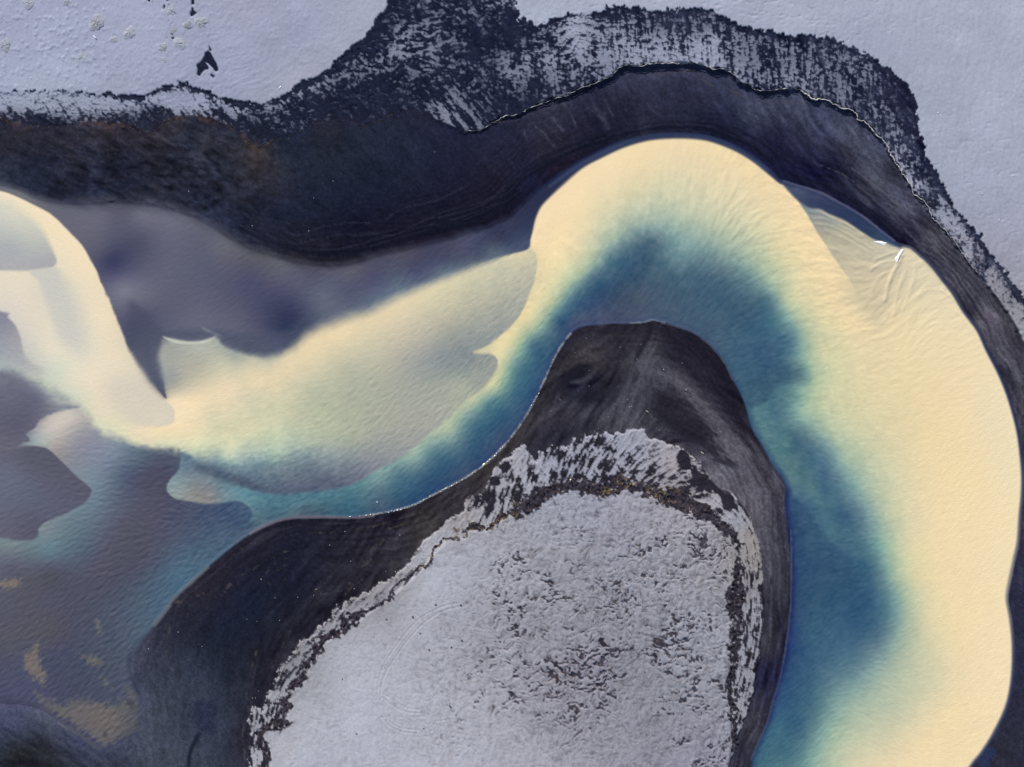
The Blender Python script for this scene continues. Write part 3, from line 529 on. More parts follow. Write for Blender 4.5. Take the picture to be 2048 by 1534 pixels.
# ------------------------------------------------------------------ snow: where it lies
print('fields: snow')
COV_N = """-100,210,.95 0,200,.95 100,200,.97 0,218,.75 60,215,.8 100,225,.7 160,220,.85 0,232,.3 100,240,.22 200,215,.93 200,235,.45 250,205,.96 260,232,.45 300,202,.97 312,222,.25 316,240,0 298,238,.2 330,200,.97 350,215,.9 400,200,.97 380,225,.75 420,218,.8 450,215,.65 440,235,.5 480,225,.75 490,245,.2 515,255,.03 500,220,.6 540,212,.75 580,205,.6 560,235,.25 620,185,.55 640,168,.6 600,225,.15 690,140,.42 660,200,.05 610,248,.25
 740,100,.25 730,130,.45 760,80,.25 750,115,.5 800,80,.6 830,60,.5 860,90,.55 800,110,.62 790,40,.25 780,70,.4 850,30,.35 870,15,.3 980,10,.5 1020,5,.62 1000,30,.35 920,60,.2 950,100,.08 880,140,.22 820,140,.3 750,180,.06 850,170,.12 870,210,.5 900,235,.6 930,258,.45 880,190,.3 850,200,.25 950,200,.3 920,190,.35 1000,190,.12 840,225,.1 1010,140,.45 1020,170,.45 1000,90,.06 1060,80,.3 1050,120,.55 1070,145,.55 1060,195,.1 1090,62,.4 1120,90,.6 1100,140,.6 1130,165,.5 1030,60,.1 1040,220,.1
 1150,50,.78 1160,100,.74 1200,120,.7 1200,60,.62 1230,38,.45 1240,100,.78 1230,135,.6 1190,155,.6 1300,45,.35 1330,45,.2 1320,80,.65 1300,100,.8 1350,110,.85 1400,100,.88 1430,88,.85 1390,45,.32 1440,50,.35 1460,110,.62 1480,90,.5 1480,140,.6 1500,110,.45 1530,150,.5 1540,85,.3 1580,100,.4 1570,155,.62 1590,175,.72 1640,140,.5 1620,105,.3 1660,165,.42 1680,110,.3 1690,200,.42
 1705,150,.52 1720,125,.35 1740,155,.45 1650,190,.4 1730,190,.12 1780,190,.05 1800,220,.04 1720,240,.12 1750,228,.55 1770,250,.3 1760,212,.45 1812,250,.08 1790,270,.55 1780,300,.5 1822,290,.4 1832,315,.3 1800,330,.85 1812,352,.75 1850,330,.12 1832,375,.9 1862,372,.15 1872,400,.65 1884,378,.1 1850,405,.3 1890,430,.85 1912,455,.9 1930,478,.9 1900,470,.7 1950,505,.85 1980,545,.85 2000,575,.8 2030,625,.9 1935,455,.3 1960,490,.4 1990,530,.4 2020,575,.45 1960,535,.5 2048,660,.9 2100,740,.9"""
cov = nfield(COV_N, c=8)
vert = norm(.9 * fbm(3.8, 26, octs=2, seed=90, ang=-5) + .85 * fbm(5.2, 4.2, octs=2, seed=91) + .6 * fbm(8.5, 4.0, octs=2, seed=88, x=X + 4 * fbm(30, octs=1, seed=87), y=Y + 5 * fbm(24, octs=2, seed=86)) + .35 * fbm(16, 70, octs=2, seed=89, ang=-7))
vert2 = norm(fbm(4, 18, octs=2, seed=92, ang=4) + .9 * fbm(7, 5, octs=2, seed=93))
wx = X + fbm(30, octs=2, seed=94) * 7; wy = Y + fbm(38, octs=2, seed=95) * 5
rows = norm(fbm(14, 4.4, octs=2, seed=96, x=wx, y=wy, ang=-4) + .35 * fbm(5, 5, octs=2, seed=97) + .3 * fbm(6, 40, octs=2, seed=98))
spk = norm(fbm(5, 4, octs=2, seed=99) + .5 * fbm(24, 14, octs=2, seed=100, ang=30))
diag = norm(fbm(30, 4.5, octs=3, seed=101, ang=52) + .5 * fbm(7, 6, octs=2, seed=102))
def wsel(s): return np.clip(nfield(s), 0, 1)
w_vert = wsel("600,200,0 800,100,0 900,220,0 1010,150,.7 1100,120,.4 1250,120,.55 1330,110,1 1450,110,1 1600,140,1 1750,200,1 1820,350,.9 1950,520,.4 300,220,0 1120,60,0 2030,620,.3")
w_rows = wsel("600,200,.6 700,140,.9 800,100,1 880,100,1 900,220,.2 1010,150,.4 1090,70,.6 1150,130,.5 1250,60,.4 1400,60,.2 1600,140,.1 300,220,.15 780,20,.3 1000,10,.2")
w_diag = wsel("600,200,.3 620,175,.4 800,100,0 870,210,1 900,235,1 960,200,.7 1010,150,0 300,220,.35 450,220,.6 100,220,.3 1250,120,0 1800,350,0")
pat = norm(w_vert * vert + w_rows * rows + w_diag * diag + .35 * vert2 * (w_vert + .2) + .45 * spk)
snow = ss(-.30, .26, cov - .105 - cdf(pat * .95) + fine * .05 + grain * .05) * (.64 + .34 * ss(.35, .9, cov))
snow *= np.where(d_scarp > 0, 1, 0) * ss(-1, 2.5, d_scarp)
# bare ragged margin just inside the edges of the smooth snow fields
edge_n = fbm(11, octs=3, seed=104) * 2.2 + fbm(4.5, octs=2, seed=105) * 1.2
full_nw = ss(-.8, .8, d_nw + edge_n * nfield("0,188,1.2 150,190,1.2 300,190,.6 400,178,1.1 500,208,1 650,145,.7 780,0,.8"))
full_ne = ss(-.8, .8, d_ne + edge_n * 1.0)
marg = nfield("-100,188,-8 0,188,-8 100,189,-8 165,190,-6 200,189,5 240,194,9 290,194,6 330,178,6 370,172,9 400,178,11 460,197,11 500,210,11 540,205,6 600,170,10 700,100,14 760,30,16 1040,20,3 1060,45,10 1130,38,5 1220,20,7 1350,25,4 1420,22,3 1500,60,10 1600,75,5 1700,97,9 1800,165,14 1830,240,12 1850,310,7 1880,370,12 1900,405,5 1940,455,10 1990,530,9 2040,600,5")
snow *= 1 - ss(marg + 2, marg - 2, -np.maximum(d_nw, d_ne) + edge_n * 1.6 + spk * 1.5) * (d_scarp > 0) * .96
snow = np.maximum(snow, np.maximum(full_nw, full_ne))
# bare patches in the NW snow
bare = np.zeros((H, W), np.float32)
for b in ["421,93 424,100 424,104 419,103", "419,104 423,108 430,120 436,132 438,142 434,145 426,137 418,130 414,128 420,136 419,142 412,143 406,147 402,155 396,154 395,149 398,140 396,131 403,126 408,118 413,108", "385,22 392,26 399,27 391,32 384,36 383,30", "385,1 390,4 391,11 386,12", "386,16 389,20 388,26 385,24", "336,0 341,0 340,5 336,5", "298,0 304,0 303,6 299,5", "345,66 349,70 349,74 345,73", "330,12 333,14 330,21 328,19", "346,78 351,77 349,82", "425,150 432,154 428,158 423,153"]:
    bare = np.maximum(bare, ss(-.9, 1.2, sdf(b, 20) + fine * .6))
sp = ss(.93, .99, cdf(norm(fbm(3.5, 3.0, octs=1, seed=107)))) * (ss(22, 2, np.abs(X - 345 + (Y - 40) * .05)) * ss(95, 70, Y) + ss(18, 2, np.abs(X - 305)) * ss(14, 4, Y) + ss(24, 4, np.hypot(X - 218, Y - 128)))
snow *= 1 - np.clip(bare + sp, 0, 1)

# the snowed-over point in the middle
COV_S = """505,1500,.6 515,1450,.65 540,1420,.6 560,1380,.7 590,1330,.85 610,1310,.85 640,1265,.7 680,1235,.75 720,1205,.85 760,1185,.93 800,1155,.95 840,1110,.96 880,1070,.97 920,1045,.93 960,1030,.75 940,1040,.9 960,1000,.35 975,975,.6 985,990,.35 1000,1000,.62 1005,960,.9 1020,930,.96 1040,910,.97 1050,935,.93 1030,980,.6 1060,970,.62 1075,935,.85 1100,950,.66 1100,910,.7 1130,930,.62 1150,900,.8 1165,930,.72 1200,920,.8 1180,885,.7 1200,885,.55 1220,890,.8 1250,880,.98 1280,880,1 1250,930,.75 1230,955,.66 1290,900,.96 1330,905,1 1350,925,.98 1300,940,.72 1330,960,.66 1380,965,.5 1400,960,.25 1370,990,.65 1390,990,.55 1430,985,.35 1440,1005,.97 1420,990,.9 1460,1030,.96 1445,1020,.5 1480,1060,.95 1500,1090,.9 1495,1120,.85 1505,1160,.7 1510,1200,.72 1500,1250,.75 1505,1300,.7 1490,1350,.7 1485,1400,.62 1475,1440,.7 1470,1500,.75 1020,1020,.8 1080,985,.6 1140,960,.45 1200,965,.7 1480,1010,.4 1300,975,.6"""
covS = nfield(COV_S, c=8)
strk = norm(lic(norm(fbm(3.8, octs=2, seed=110)), ang_l, 6) + .45 * spk)
patS = norm(strk * 1.0 + .5 * fbm(12, octs=2, seed=111))
covS = np.where(d_ter > 4, 1.3, covS)
covS = covS - .24 * np.clip(nfield('1150,920,1 1060,960,1 980,980,1 1250,940,1 1290,960,.8 1350,960,.6 1280,880,0 1340,920,0 1020,925,0 900,1045,0 760,1190,0 600,1320,.2 1470,1040,0 1510,1200,.4 1490,1400,.5'), 0, 1)
snS = ss(-.27, .25, covS - cdf(patS) + grain * .05)
for b, f in (("1352,904 1362,902 1374,906 1378,916 1380,926 1388,934 1396,940 1404,946 1412,952 1416,962 1404,958 1392,952 1384,946 1374,940 1362,936 1356,924 1354,912", 2), ("970,986 978,978 982,962 990,958 1000,950 1010,940 1020,924 1022,932 1014,944 1004,946 996,952 1002,962 994,970 982,968 976,962 984,964", 2), ("1386,945 1404,945 1416,958 1432,968 1440,978 1452,990 1460,1000 1466,1010 1460,1018 1448,1006 1436,992 1420,980 1400,976 1388,962", 2), ("1434,976 1450,988 1466,1000 1474,1016 1464,1020 1448,1010 1440,996", 1.5), ("1000,934 1012,922 1024,920 1018,932 1004,942", 1.2), ("980,958 994,950 1000,956 994,968 984,968", 1.2)):
    snS *= 1 - ss(-f, f, sdf(b, 30) + fine * 2)
isl_e = d_isl + edge_n * nfield("510,1450,1 650,1240,1.2 850,1080,.5 1000,930,.8 1150,890,1.2 1280,860,.6 1400,930,.5 1520,1150,.4 1480,1470,.6")
snS *= ss(-.8, .8, isl_e)
# scrub showing along the terrace edge
scw = nfield("540,1500,6 540,1450,10 560,1445,14 580,1400,10 610,1350,10 640,1290,12 680,1255,13 700,1240,12 760,1205,5 820,1158,4 860,1110,4 880,1085,4 930,1068,8 970,1058,7 1001,1038,7 1041,1019,16 1082,1000,17 1120,985,13 1178,978,19 1208,980,15 1246,968,17 1290,985,13 1330,995,20 1380,1012,20 1420,1040,15 1455,1066,13 1471,1100,8 1470,1150,16 1465,1200,19 1471,1250,19 1465,1320,12 1455,1370,12 1463,1420,9 1464,1500,6")
scd = nfield("540,1450,.8 580,1400,.8 620,1330,.8 690,1250,.75 760,1205,.85 820,1158,.85 880,1085,.85 940,1065,.6 1000,1040,.7 1050,1015,.9 1082,998,.9 1120,978,.75 1178,978,.8 1246,975,.7 1290,985,.7 1340,1000,.9 1400,1020,.9 1440,1055,.85 1471,1100,.6 1470,1150,.75 1467,1230,.8 1465,1320,.72 1455,1370,.6 1463,1420,.7 1464,1500,.8")
dter0 = np.abs(d_ter + 3 + fbm(18, octs=3, seed=112) * 4)
scrub = ss(.12, -.12, cdf(norm(fbm(6, octs=3, seed=113) + .4 * fbm(20, octs=2, seed=114))) - scd * ss(scw * 1.05, scw * .55, dter0) * 1.12)
scrub *= ss(scw * 1.2, scw * .9, dter0)
snS *= 1 - scrub
# wind ripples cut through to bare ground on the meadow
RIPC = """600,1450,.0 700,1300,.01 800,1250,.01 900,1200,.03 950,1150,.05 860,1400,.03 900,1430,.12 980,1290,.08 1000,1240,.1 1010,1350,.22 1035,1190,.35 1090,1180,.22 1060,1200,.32 1120,1150,.08 1150,1090,.12 1040,1300,.14 1100,1250,.1 1050,1260,.25 1130,1300,.35 1170,1320,.55 1190,1340,.6 1150,1350,.5 1220,1300,.35 1140,1360,.4 1150,1400,.3 1120,1330,.4 1200,1200,.18 1260,1150,.3 1300,1100,.25 1340,1160,.3
 1250,1200,.3 1320,1200,.28 1300,1220,.2 1380,1100,.5 1390,1085,.6 1370,1080,.5 1330,1140,.35 1400,1130,.35 1420,1160,.2 1230,1100,.15 1180,1060,.08 1080,1040,.05 1300,1050,.06 1350,1310,.4 1340,1330,.5 1350,1370,.4 1280,1300,.22 1250,1330,.2 1400,1220,.3 1430,1260,.25 1435,1290,.3 1410,1300,.25 1300,1370,.08 1250,1420,.05 1200,1450,.08 1130,1480,.1 1060,1460,.04 1100,1450,.08 1400,1420,.2 1390,1460,.2 1410,1500,.25 1420,1370,.3 1440,1350,.35 1450,1400,.45 1300,1480,.02 1000,1480,.03 850,1500,.02 900,1500,.05 1040,1370,.25 1000,1400,.1 1440,1130,.15"""
ripc = np.clip(nfield(RIPC, c=8), 0, 1)
wxs = X + fbm(60, octs=2, seed=115) * 6; wys = Y + fbm(26, octs=3, seed=116) * 5
ridge = norm(fbm(8.5, 3.6, octs=2, seed=117, x=wxs, y=wys, ang=-6) + .45 * fbm(4.5, 4, octs=1, seed=118))
patch = norm(fbm(36, 22, octs=3, seed=119))
meadow_in = ss(2, 8, d_ter)
hol = cdf(ridge) + (cdf(patch) - .5) * .42 * ss(.02, .2, ripc)
cuts = ss(-.09, .09, ripc * .56 - .04 - hol) * meadow_in
tuftd = ss(.94, 1.0, cdf(norm(fbm(4, 5, octs=1, seed=121)))) * nfield("700,1300,.25 850,1250,.12 1000,1200,.4 1200,1200,.7 1300,1400,.6 1100,1450,.5 700,1450,.2 1400,1250,.9") * meadow_in
fr = norm(fbm(13, 3.3, octs=2, seed=143, x=wxs, y=wys, ang=-4))
fra = nfield("600,1400,.3 700,1300,.3 850,1250,.35 900,1350,.7 930,1200,.6 1000,1300,1 1100,1150,.9 1250,1150,1.1 1300,1300,1 1100,1420,.9 900,1450,.5 800,1400,.3 1400,1200,.9 1400,1400,.8 1000,1500,.3 1080,1060,.7")
mott = norm(fbm(6, 13, octs=3, seed=144) + .5 * fbm(3.5, 4, octs=1, seed=145))
snS *= 1 - np.clip(cuts * .82 + tuftd * .6 + (.30 * ss(.72, 1, cdf(-fr)) + .13 * ss(.7, 1, cdf(mott))) * fra * meadow_in, 0, 1)  # thinner snow in fine ripple troughs puts their shading into the colour
snS = np.where(south, snS, 0)
snow = np.where(south, snS, snow) * (d_w < 0)

SNOW_COL = """0,60,9EA5BE 200,60,9DA4BD 400,80,999FB7 600,60,989EB6 100,160,A3ACC2 300,160,9CA3BA 500,150,9AA1B9 700,40,A2A8BD 560,20,9DA1B8 230,20,A4A8C2 480,60,9EA2B9
 1100,20,A4ACC0 1300,5,A3AABE 1600,40,A4ABBF 1900,60,A7ADC1 2000,200,A7ACC1 1900,300,A0A8BC 1950,400,A0A6BB 2040,400,A3A7BC 2040,60,A8ADC2 1200,100,9CA2B8 1400,100,9A9FB6 800,100,9EA4B8 1800,350,9CA0B4 1950,520,9696A6 600,190,A0A2B4 100,215,A0A8BC 1700,150,989EB4 2030,620,96969F 2100,600,A3A7BC
 700,1300,AEB1BE 620,1450,B1B4C0 560,1510,AEB0BC 900,1200,A6A8B6 800,1400,B0B3C0 1000,1300,9D9EAA 1000,1150,9FA1AD 1200,1200,9395A1 1300,1400,8D8F9B 1100,1450,9898A4 1060,1510,A6A7B4 1400,1250,989BA9 1250,1060,9A9BAA 1100,1060,9EA0AE 1400,1480,9090A0 1200,1330,8E8D9C 950,1100,A8AAB8 850,1160,AEB1BE
 1345,925,9E9AA2 1280,890,9DA0B0 1100,930,989BAC 1020,930,9C9CA8 1500,1090,989492 1470,1040,989AA6 1510,1200,94949F 600,1310,8C8D94 720,1195,8C8B92 800,1150,93929A 880,1070,9A9BA6 930,1045,95949A 1480,1420,9A9BA8 520,1440,9A9BA6 1000,980,9A9CA8 1200,920,9C9EAE 1440,1000,A09EA6"""
snc = cfield(SNOW_COL)
snc = snc * (1 + (fbm(60, 40, octs=3, seed=123) * .012 + grain * .016)[..., None])
dirt = nfield("700,1300,.2 600,1440,.25 900,1100,.3 1200,1200,.9 1300,1400,.8 1000,1450,.5 400,80,.15 1800,200,.1 1340,920,.3 1500,1080,.9 1100,930,.3")
snc = snc * (1 - (ss(.72, .98, cdf(norm(fbm(5, 11, octs=3, seed=124)))) * dirt * .12)[..., None] * np.array([.85, 1, 1.1], np.float32))

# scrub ground colour, plus golden straw spots
scrubc = lerp(hexc("24222E")[None, None], hexc("3A3540")[None, None], cdf(norm(fbm(3.2, octs=2, seed=126))))
gold_w = ss(.78, .97, cdf(norm(fbm(4.2, octs=2, seed=127)))) * np.clip(nfield("1220,965,1 1250,975,1 1210,985,.9 1180,985,.3 1300,985,.8 1315,990,1 1345,1000,.5 1380,1010,.3 1120,978,.35 1050,1005,.4 1000,1036,.9 960,1058,.8 900,1072,.9 850,1125,.6 1100,990,.15 1150,970,.05 700,1245,.1 1470,1200,.05 650,1275,.15 560,1440,.2"), 0, 1)
scrubc = lerp(scrubc, hexc("8E7448")[None, None], gold_w * .9)
lnd = np.where(south[..., None], lerp(lnd, lerp(hexc('1F1D28')[None, None] * (1 + fine[..., None] * .06), scrubc, np.clip(ss(scw * 1.4, scw * .8, dter0) + ss(2, 8, d_ter), 0, 1)), ss(-2, 3, d_isl) * .9), lnd)
land_snow = lerp(lnd, snc, snow)

# ------------------------------------------------------------------ shore blend, rims
shf = nfield("0,370,9 60,392,10 170,405,26 300,410,26 450,467,22 560,514,16 690,527,16 850,487,14 940,463,12 1020,430,9 1060,390,6 1100,361,2.5 1370,266,2 1560,358,2.5 1700,420,4 1808,489,2 2000,740,2 2035,1120,2 2024,1237,1.5 1943,1536,1.5 1502,1534,3 1582,1129,3 1546,932,3 1411,682,3 1304,641,2 1219,648,3 1126,688,2.5 998,903,1.5 829,1010,1.5 596,1034,3 493,1072,4 389,1158,4 309,1248,8 262,1325,15 285,1429,16 240,1484,14 123,1448,14 0,1407,16")
wa = ss(-1, 1, (d_w + lic_mid * .12 * np.minimum(shf, 12)) / shf)
alb = lerp(land_snow, wat, wa)
def stroke(col, line, c, w, a, rough=.6):
    d = dist_line(spline(pts(line), 6), 14) + fine * rough
    return lerp(col, hexc(c)[None, None], ss(w * 1.25, w * .4, d) * a)
alb = stroke(alb, "500,1067 527,1053 560,1040 596,1035 651,1034 705,1035 746,1031", "6A6876", 3.5, .8, .3)
alb = stroke(alb, "416,1134 389,1159 364,1181 345,1200 329,1225 309,1250", "62666F", 4.0, .7, .3)
alb = stroke(alb, "1567,362 1598,372 1636,384 1674,403 1715,426 1740,444 1767,466 1789,482", "53597A", 3.0, .8, .3)
alb = stroke(alb, "1582,1060 1583,1129 1582,1190 1579,1240 1571,1300 1560,1358 1547,1400 1534,1446 1518,1483 1502,1520", "55607E", 2.0, .6, .3)
alb = stroke(alb, "1100,372 1164,327 1246,286 1323,270 1411,274 1476,299 1534,340", "4A5A7C", 4.5, .35, .1)
alb = stroke(alb, "1260,646 1290,644 1304,640 1330,645", "7A8288", 1.4, .6, .3)
alb = stroke(alb, "1142,666 1126,687 1110,714 1096,744 1082,775 1063,813 1041,849 1020,877 998,902 971,928 938,951 897,974 864,991 829,1009 788,1021 746,1029", "A6A4A2", 1.6, .7, .5)
alb = stroke(alb, "1320,645 1353,653 1383,664 1411,683 1433,705 1452,732 1465,760", "606274", 1.8, .5, .4)
alb = stroke(alb, "1000,245 1030,242 1060,230 1090,219 1120,212", "3E3C48", 1.4, .7, .8)
alb = stroke(alb, "1300,152 1340,146 1380,144 1395,150 1410,164 1425,172 1450,176 1475,188 1500,199 1530,203 1600,206", "4C4650", 1.3, .7, .8)
alb = stroke(alb, "520,440 560,460 600,470 650,452 700,446 760,444 800,420 860,404 900,390 940,368", "2E2E42", 1.5, .7, 1)
alb = stroke(alb, "620,480 680,470 740,466 790,470 850,440 900,430 960,412 1010,372", "2E2E42", 1.5, .6, 1)
alb = stroke(alb, "1640,330 1690,352 1740,392 1780,430 1820,470 1860,512 1900,560 1940,620 1980,690", "565462", 1.6, .5, .8)
alb = stroke(alb, "1700,335 1745,368 1790,405 1830,446 1870,494 1910,545 1960,618 2010,700 2044,770", "5E5C6A", 1.8, .5, .8)
# ------------------------------------------------------------------ relief (metres)
print('fields: relief')
hz = np.zeros((H, W), np.float32)
bank = np.clip(-d_w, 0, 110)
hz += np.where(in_w, 0, .0022 * bank * 5 * .9)
hc = nfield("0,245,.12 300,260,.12 510,295,.15 700,245,.15 860,238,.2 930,264,.5 1000,238,.8 1060,216,1.0 1240,140,1.9 1400,132,2.1 1550,182,1.9 1650,205,1.7 1740,258,1.6 1800,350,1.5 1900,475,1.3 2040,680,1.0 2200,1000,1.0")
dsc = d_scarp + fine * .8 + fbm(12, octs=2, seed=130) * 1.6 + fbm(26, octs=2, seed=129) * 1.2
hz += np.where(south, 0, .68 * hc * ss(-3.2, 2.4, dsc) + .5 * ss(0, 80, d_scarp))
hz += np.where(south, .40 * ss(-3, 4, isl_e) + .25 * ss(0, 6, d_ter), 0)
hz -= np.where(in_w, .15, 0) * ss(0, 6, d_w)
land = ~in_w
# snow lies on top of the ground
thick = np.maximum(full_nw, full_ne) * .22 + .10
hz += snow * thick
# north-west tussock field and drifts
m_nw = full_nw
bump = np.clip(norm(fbm(9, 8, octs=3, seed=131)) - .45, 0, 2.2)
bm = nfield("0,80,.75 100,80,.85 150,120,.8 200,140,.55 60,160,.6 250,60,.25 330,60,.4 400,80,.35 350,120,.4 480,100,.2 560,60,.3 620,60,.35 700,40,.2 500,180,.2 20,10,.6 200,20,.6")
hz += m_nw * bump * bm * .12
drift = norm(fbm(15, 4.2, octs=2, seed=132, x=X + fbm(50, octs=2, seed=133) * 10, ang=-35))
dm = nfield("0,80,.2 200,60,.25 400,140,1 480,150,1.2 560,160,1.0 600,120,.7 640,60,.4 300,60,.3 720,40,.4")
hz += m_nw * drift * dm * .016
hz += m_nw * (-.16 * ss(9, 0, np.abs(X - 326 - (Y - 10) * .06)) * ss(34, 10, Y))
hz += (full_nw + full_ne) * fbm(5, octs=2, seed=134) * .012
pits = np.clip(norm(fbm(12, 5, octs=2, seed=135, ang=-12)) - 1.0, 0, 2)
hz -= full_ne * pits * .09 * nfield("1100,10,.7 1300,5,1 1500,20,1 1600,50,1 1800,60,.4 1900,200,.35 2000,300,.5 1950,420,.7 2040,100,.3")
hz += full_ne * fbm(90, 200, octs=3, seed=136) * .05
hz += full_ne * fbm(6, 22, octs=2, seed=137) * .016
# hummocks under the patchy snow
hz += (d_scarp > 0) * (1 - np.maximum(full_nw, full_ne)) * (norm(pat) * .05)
# island meadow
hz += np.where(south & (d_isl > 0), (-cuts * .10) + cdf(ridge) * .20 * np.clip(ripc * 1.6 + .18, 0, 1) * meadow_in, 0)
mt = norm(fbm(7, 20, octs=3, seed=138) + .5 * fbm(5, octs=2, seed=139))
mta = nfield("600,1400,.35 700,1300,.25 850,1300,.2 900,1150,.25 1000,1200,.5 1100,1080,.8 1250,1080,.8 1200,1200,.9 1300,1400,.9 1100,1450,.7 1400,1250,.9 1000,1450,.6 1400,1480,.7")
hz += np.where(south, np.clip(mt, -1, 2.5) * mta * .048 * meadow_in, 0)
hz += np.where(south, fine * .011 * meadow_in + grain * .004, 0)
hz += scrub * (.12 + .16 * np.clip(norm(fbm(4.5, octs=2, seed=140)), -1, 2)) * south
hz += np.where(south & (d_isl > 0) & (d_ter < 0), patS * .05, 0)
hz += np.where(south, np.clip(fr, -1.5, 2) * fra * .024 * meadow_in, 0)
# wheel ruts curving over the meadow
TRACKS = ["922,1205 905,1206 880,1214 855,1226 835,1240 818,1258 800,1280 785,1302 770,1325 762,1345 757,1365 756,1385", "927,1212 905,1215 882,1223 860,1236 842,1250 826,1268 808,1290 794,1310 780,1330 770,1350 764,1370 762,1388", "764,1392 776,1402 790,1412 806,1420 822,1424 845,1424", "768,1386 784,1396 800,1406 816,1414 840,1418", "765,1432 775,1446 790,1456 810,1462 835,1465", "780,1440 792,1450 812,1456 840,1458", "870,1440 890,1438 905,1436 925,1440"]
rut = np.zeros((H, W), np.float32)
for t in TRACKS:
    d = dist_line(spline(pts(t), 8), 10)
    hz -= .06 * ss(2.2, .2, d) - .035 * ss(2.0, .4, np.abs(d - 3.2))
    rut = np.maximum(rut, ss(3.0, 1.0, d))
# sand relief
hz += np.where(land & (d_scarp < 0), (lic_fine * .010 + lic_mid * .020) * np.where(south, sk2, sk) * (1 - snow), 0)
hz += np.where(land & (d_scarp < 0) & ~south, strat * .02 * st_amt, 0) + np.where(land & south, stratS * .018 * sst, 0)
hz += np.where(land, rip * ripm * .03, 0)
rk = np.clip(norm(fbm(26, 12, octs=4, seed=141, ang=30)), -1, 2.5)
hz += np.where(land & ~south & (d_scarp < 0), rk * .14 * nfield("0,300,.5 200,330,1 350,340,1.1 450,360,1 500,330,.6 560,420,.3 700,350,.15 1000,350,.05 100,390,.6 1500,250,.1"), 0)
# the river: wind ripples and the steeper standing waves of the bend
ang_w = afield("20,850,-6 100,900,-4 200,960,2 280,980,4 330,1000,-2 400,1060,-22 330,1200,-37 200,1250,-35 100,1120,-28 100,1250,-35 250,1340,-37 200,1440,-37 700,850,-32 560,820,-30 900,950,-42 600,1010,-20 1030,800,-48 400,600,-30 900,560,-35 650,700,-25 300,850,-20 120,650,20 60,700,15 150,560,20 1200,380,-60 1330,420,-88 1380,430,-80 1430,450,-66 1470,480,-50 1530,540,-28 1560,450,-12 1600,590,-14 1280,600,-52 1500,700,-18 1640,640,-6 1700,700,-20 1650,450,22 1700,480,24 1730,520,14 1700,560,4 1740,600,-30 1780,580,-52 1800,640,-58 1850,600,-30 1880,680,-30 1740,680,-10 1900,950,-36 1600,900,18 1750,900,0 1680,1000,16 1900,1300,-40 1650,1250,-35 1750,1400,30 1620,1450,-40 1850,1130,-36")
w1 = rng.standard_normal((H, W)).astype(np.float32)
bp = norm(w1 * .5 + box(w1, 1) * 3 - blur(w1, 3) * 5)
rp_f = lic(bp, ang_w, 3)
w2 = rng.standard_normal((H, W)).astype(np.float32)
rp_m = lic(norm(blur(w2, 1) - blur(w2, 3)), ang_w, 6)
w3 = rng.standard_normal((H, W)).astype(np.float32)
rp_b = lic(norm(blur(w3, 2) - blur(w3, 6)), ang_w, 16)
af = nfield("100,900,.9 280,980,1.7 330,1180,2.0 200,1250,2.0 100,1150,1.1 700,850,1.1 900,950,1.1 400,600,.5 500,580,.8 1000,500,1.0 150,600,.35 300,820,.5 600,720,.4 1150,400,.1 1300,300,.1 1300,600,.8 1500,700,.9 1700,700,.5 1900,950,.8 1700,1000,.9 1900,1300,.7 1700,1300,.8 1030,800,1 900,650,.7 2000,1200,.6 1640,450,.7")
am = nfield("100,900,.15 280,980,.6 330,1180,.15 700,850,.5 400,600,.1 1000,490,.4 150,600,.1 1150,400,.1 1330,420,.8 1430,450,1.3 1480,500,1.1 1550,470,.7 1560,400,.5 1300,600,.5 1250,480,.5 1500,700,.5 1600,600,.8 1700,700,.8 1720,520,1 1900,950,.35 1700,1000,.4 1900,1300,.3 1700,1350,.3")
ab = nfield("100,900,.0 280,980,.05 330,1180,0 700,850,.1 400,600,0 1150,400,0 1250,350,.15 1330,420,.8 1420,440,1.4 1480,490,1.2 1550,480,.9 1540,400,.6 1600,560,.8 1300,600,.3 1650,640,.9 1700,700,.6 1680,460,1.4 1720,510,1.5 1760,560,1.6 1800,620,1.5 1850,600,.9 1900,700,.5 1780,750,.35 1900,950,.06 1700,1000,.06 1900,1300,.05 1650,850,.12")
wv = rp_f * .017 * af + grain * .010 * np.clip(af, .25, 1.2) + rp_m * .012 * am + rp_b * .017 * ab
# wakes fanning from the breaking spot
for line, a, w in (("1803,512 1795,530 1784,550 1776,575 1770,600", .13, 4), ("1792,504 1780,508 1765,514 1752,518", .09, 3), ("1790,522 1770,524 1755,530 1742,540", .08, 3), ("1620,423 1645,428 1668,440 1690,448 1715,462 1740,478 1752,482", .07, 2.4), ("1630,437 1655,440 1680,452 1700,460 1725,474", .06, 2.4), ("1630,448 1660,452 1690,466 1720,484 1745,498", .06, 2.6), ("1650,462 1690,478 1730,500", .05, 3), ("1848,520 1868,545 1890,575", .05, 2.5), ("1882,580 1900,592 1912,606", .05, 2), ("1912,622 1922,632 1928,640", .05, 2), ("1812,540 1800,570 1792,600 1788,630", .06, 4), ("1830,530 1828,560 1818,590 1806,620", .05, 4), ("1770,545 1755,560 1745,580", .05, 4)):
    d = dist_line(spline(pts(line), 6), 16)
    wv += a * 1.5 * np.exp(-(d / w) ** 2)
wv = wv * (1 - .60 * ss(.62, .82, lum) * (1 - np.clip(ab, 0, 1)))
hz += np.where(in_w, wv * ss(-2, 8, d_w), 0)
hz = np.where(land, np.maximum(hz, .0), hz)
# ------------------------------------------------------------------ materials
print('materials')
ALB = srgb2lin(np.clip(alb, 0, 1)) / LIGHT.astype(np.float32)
ALB = np.clip(ALB, 0.003, 0.9).astype(np.float32)


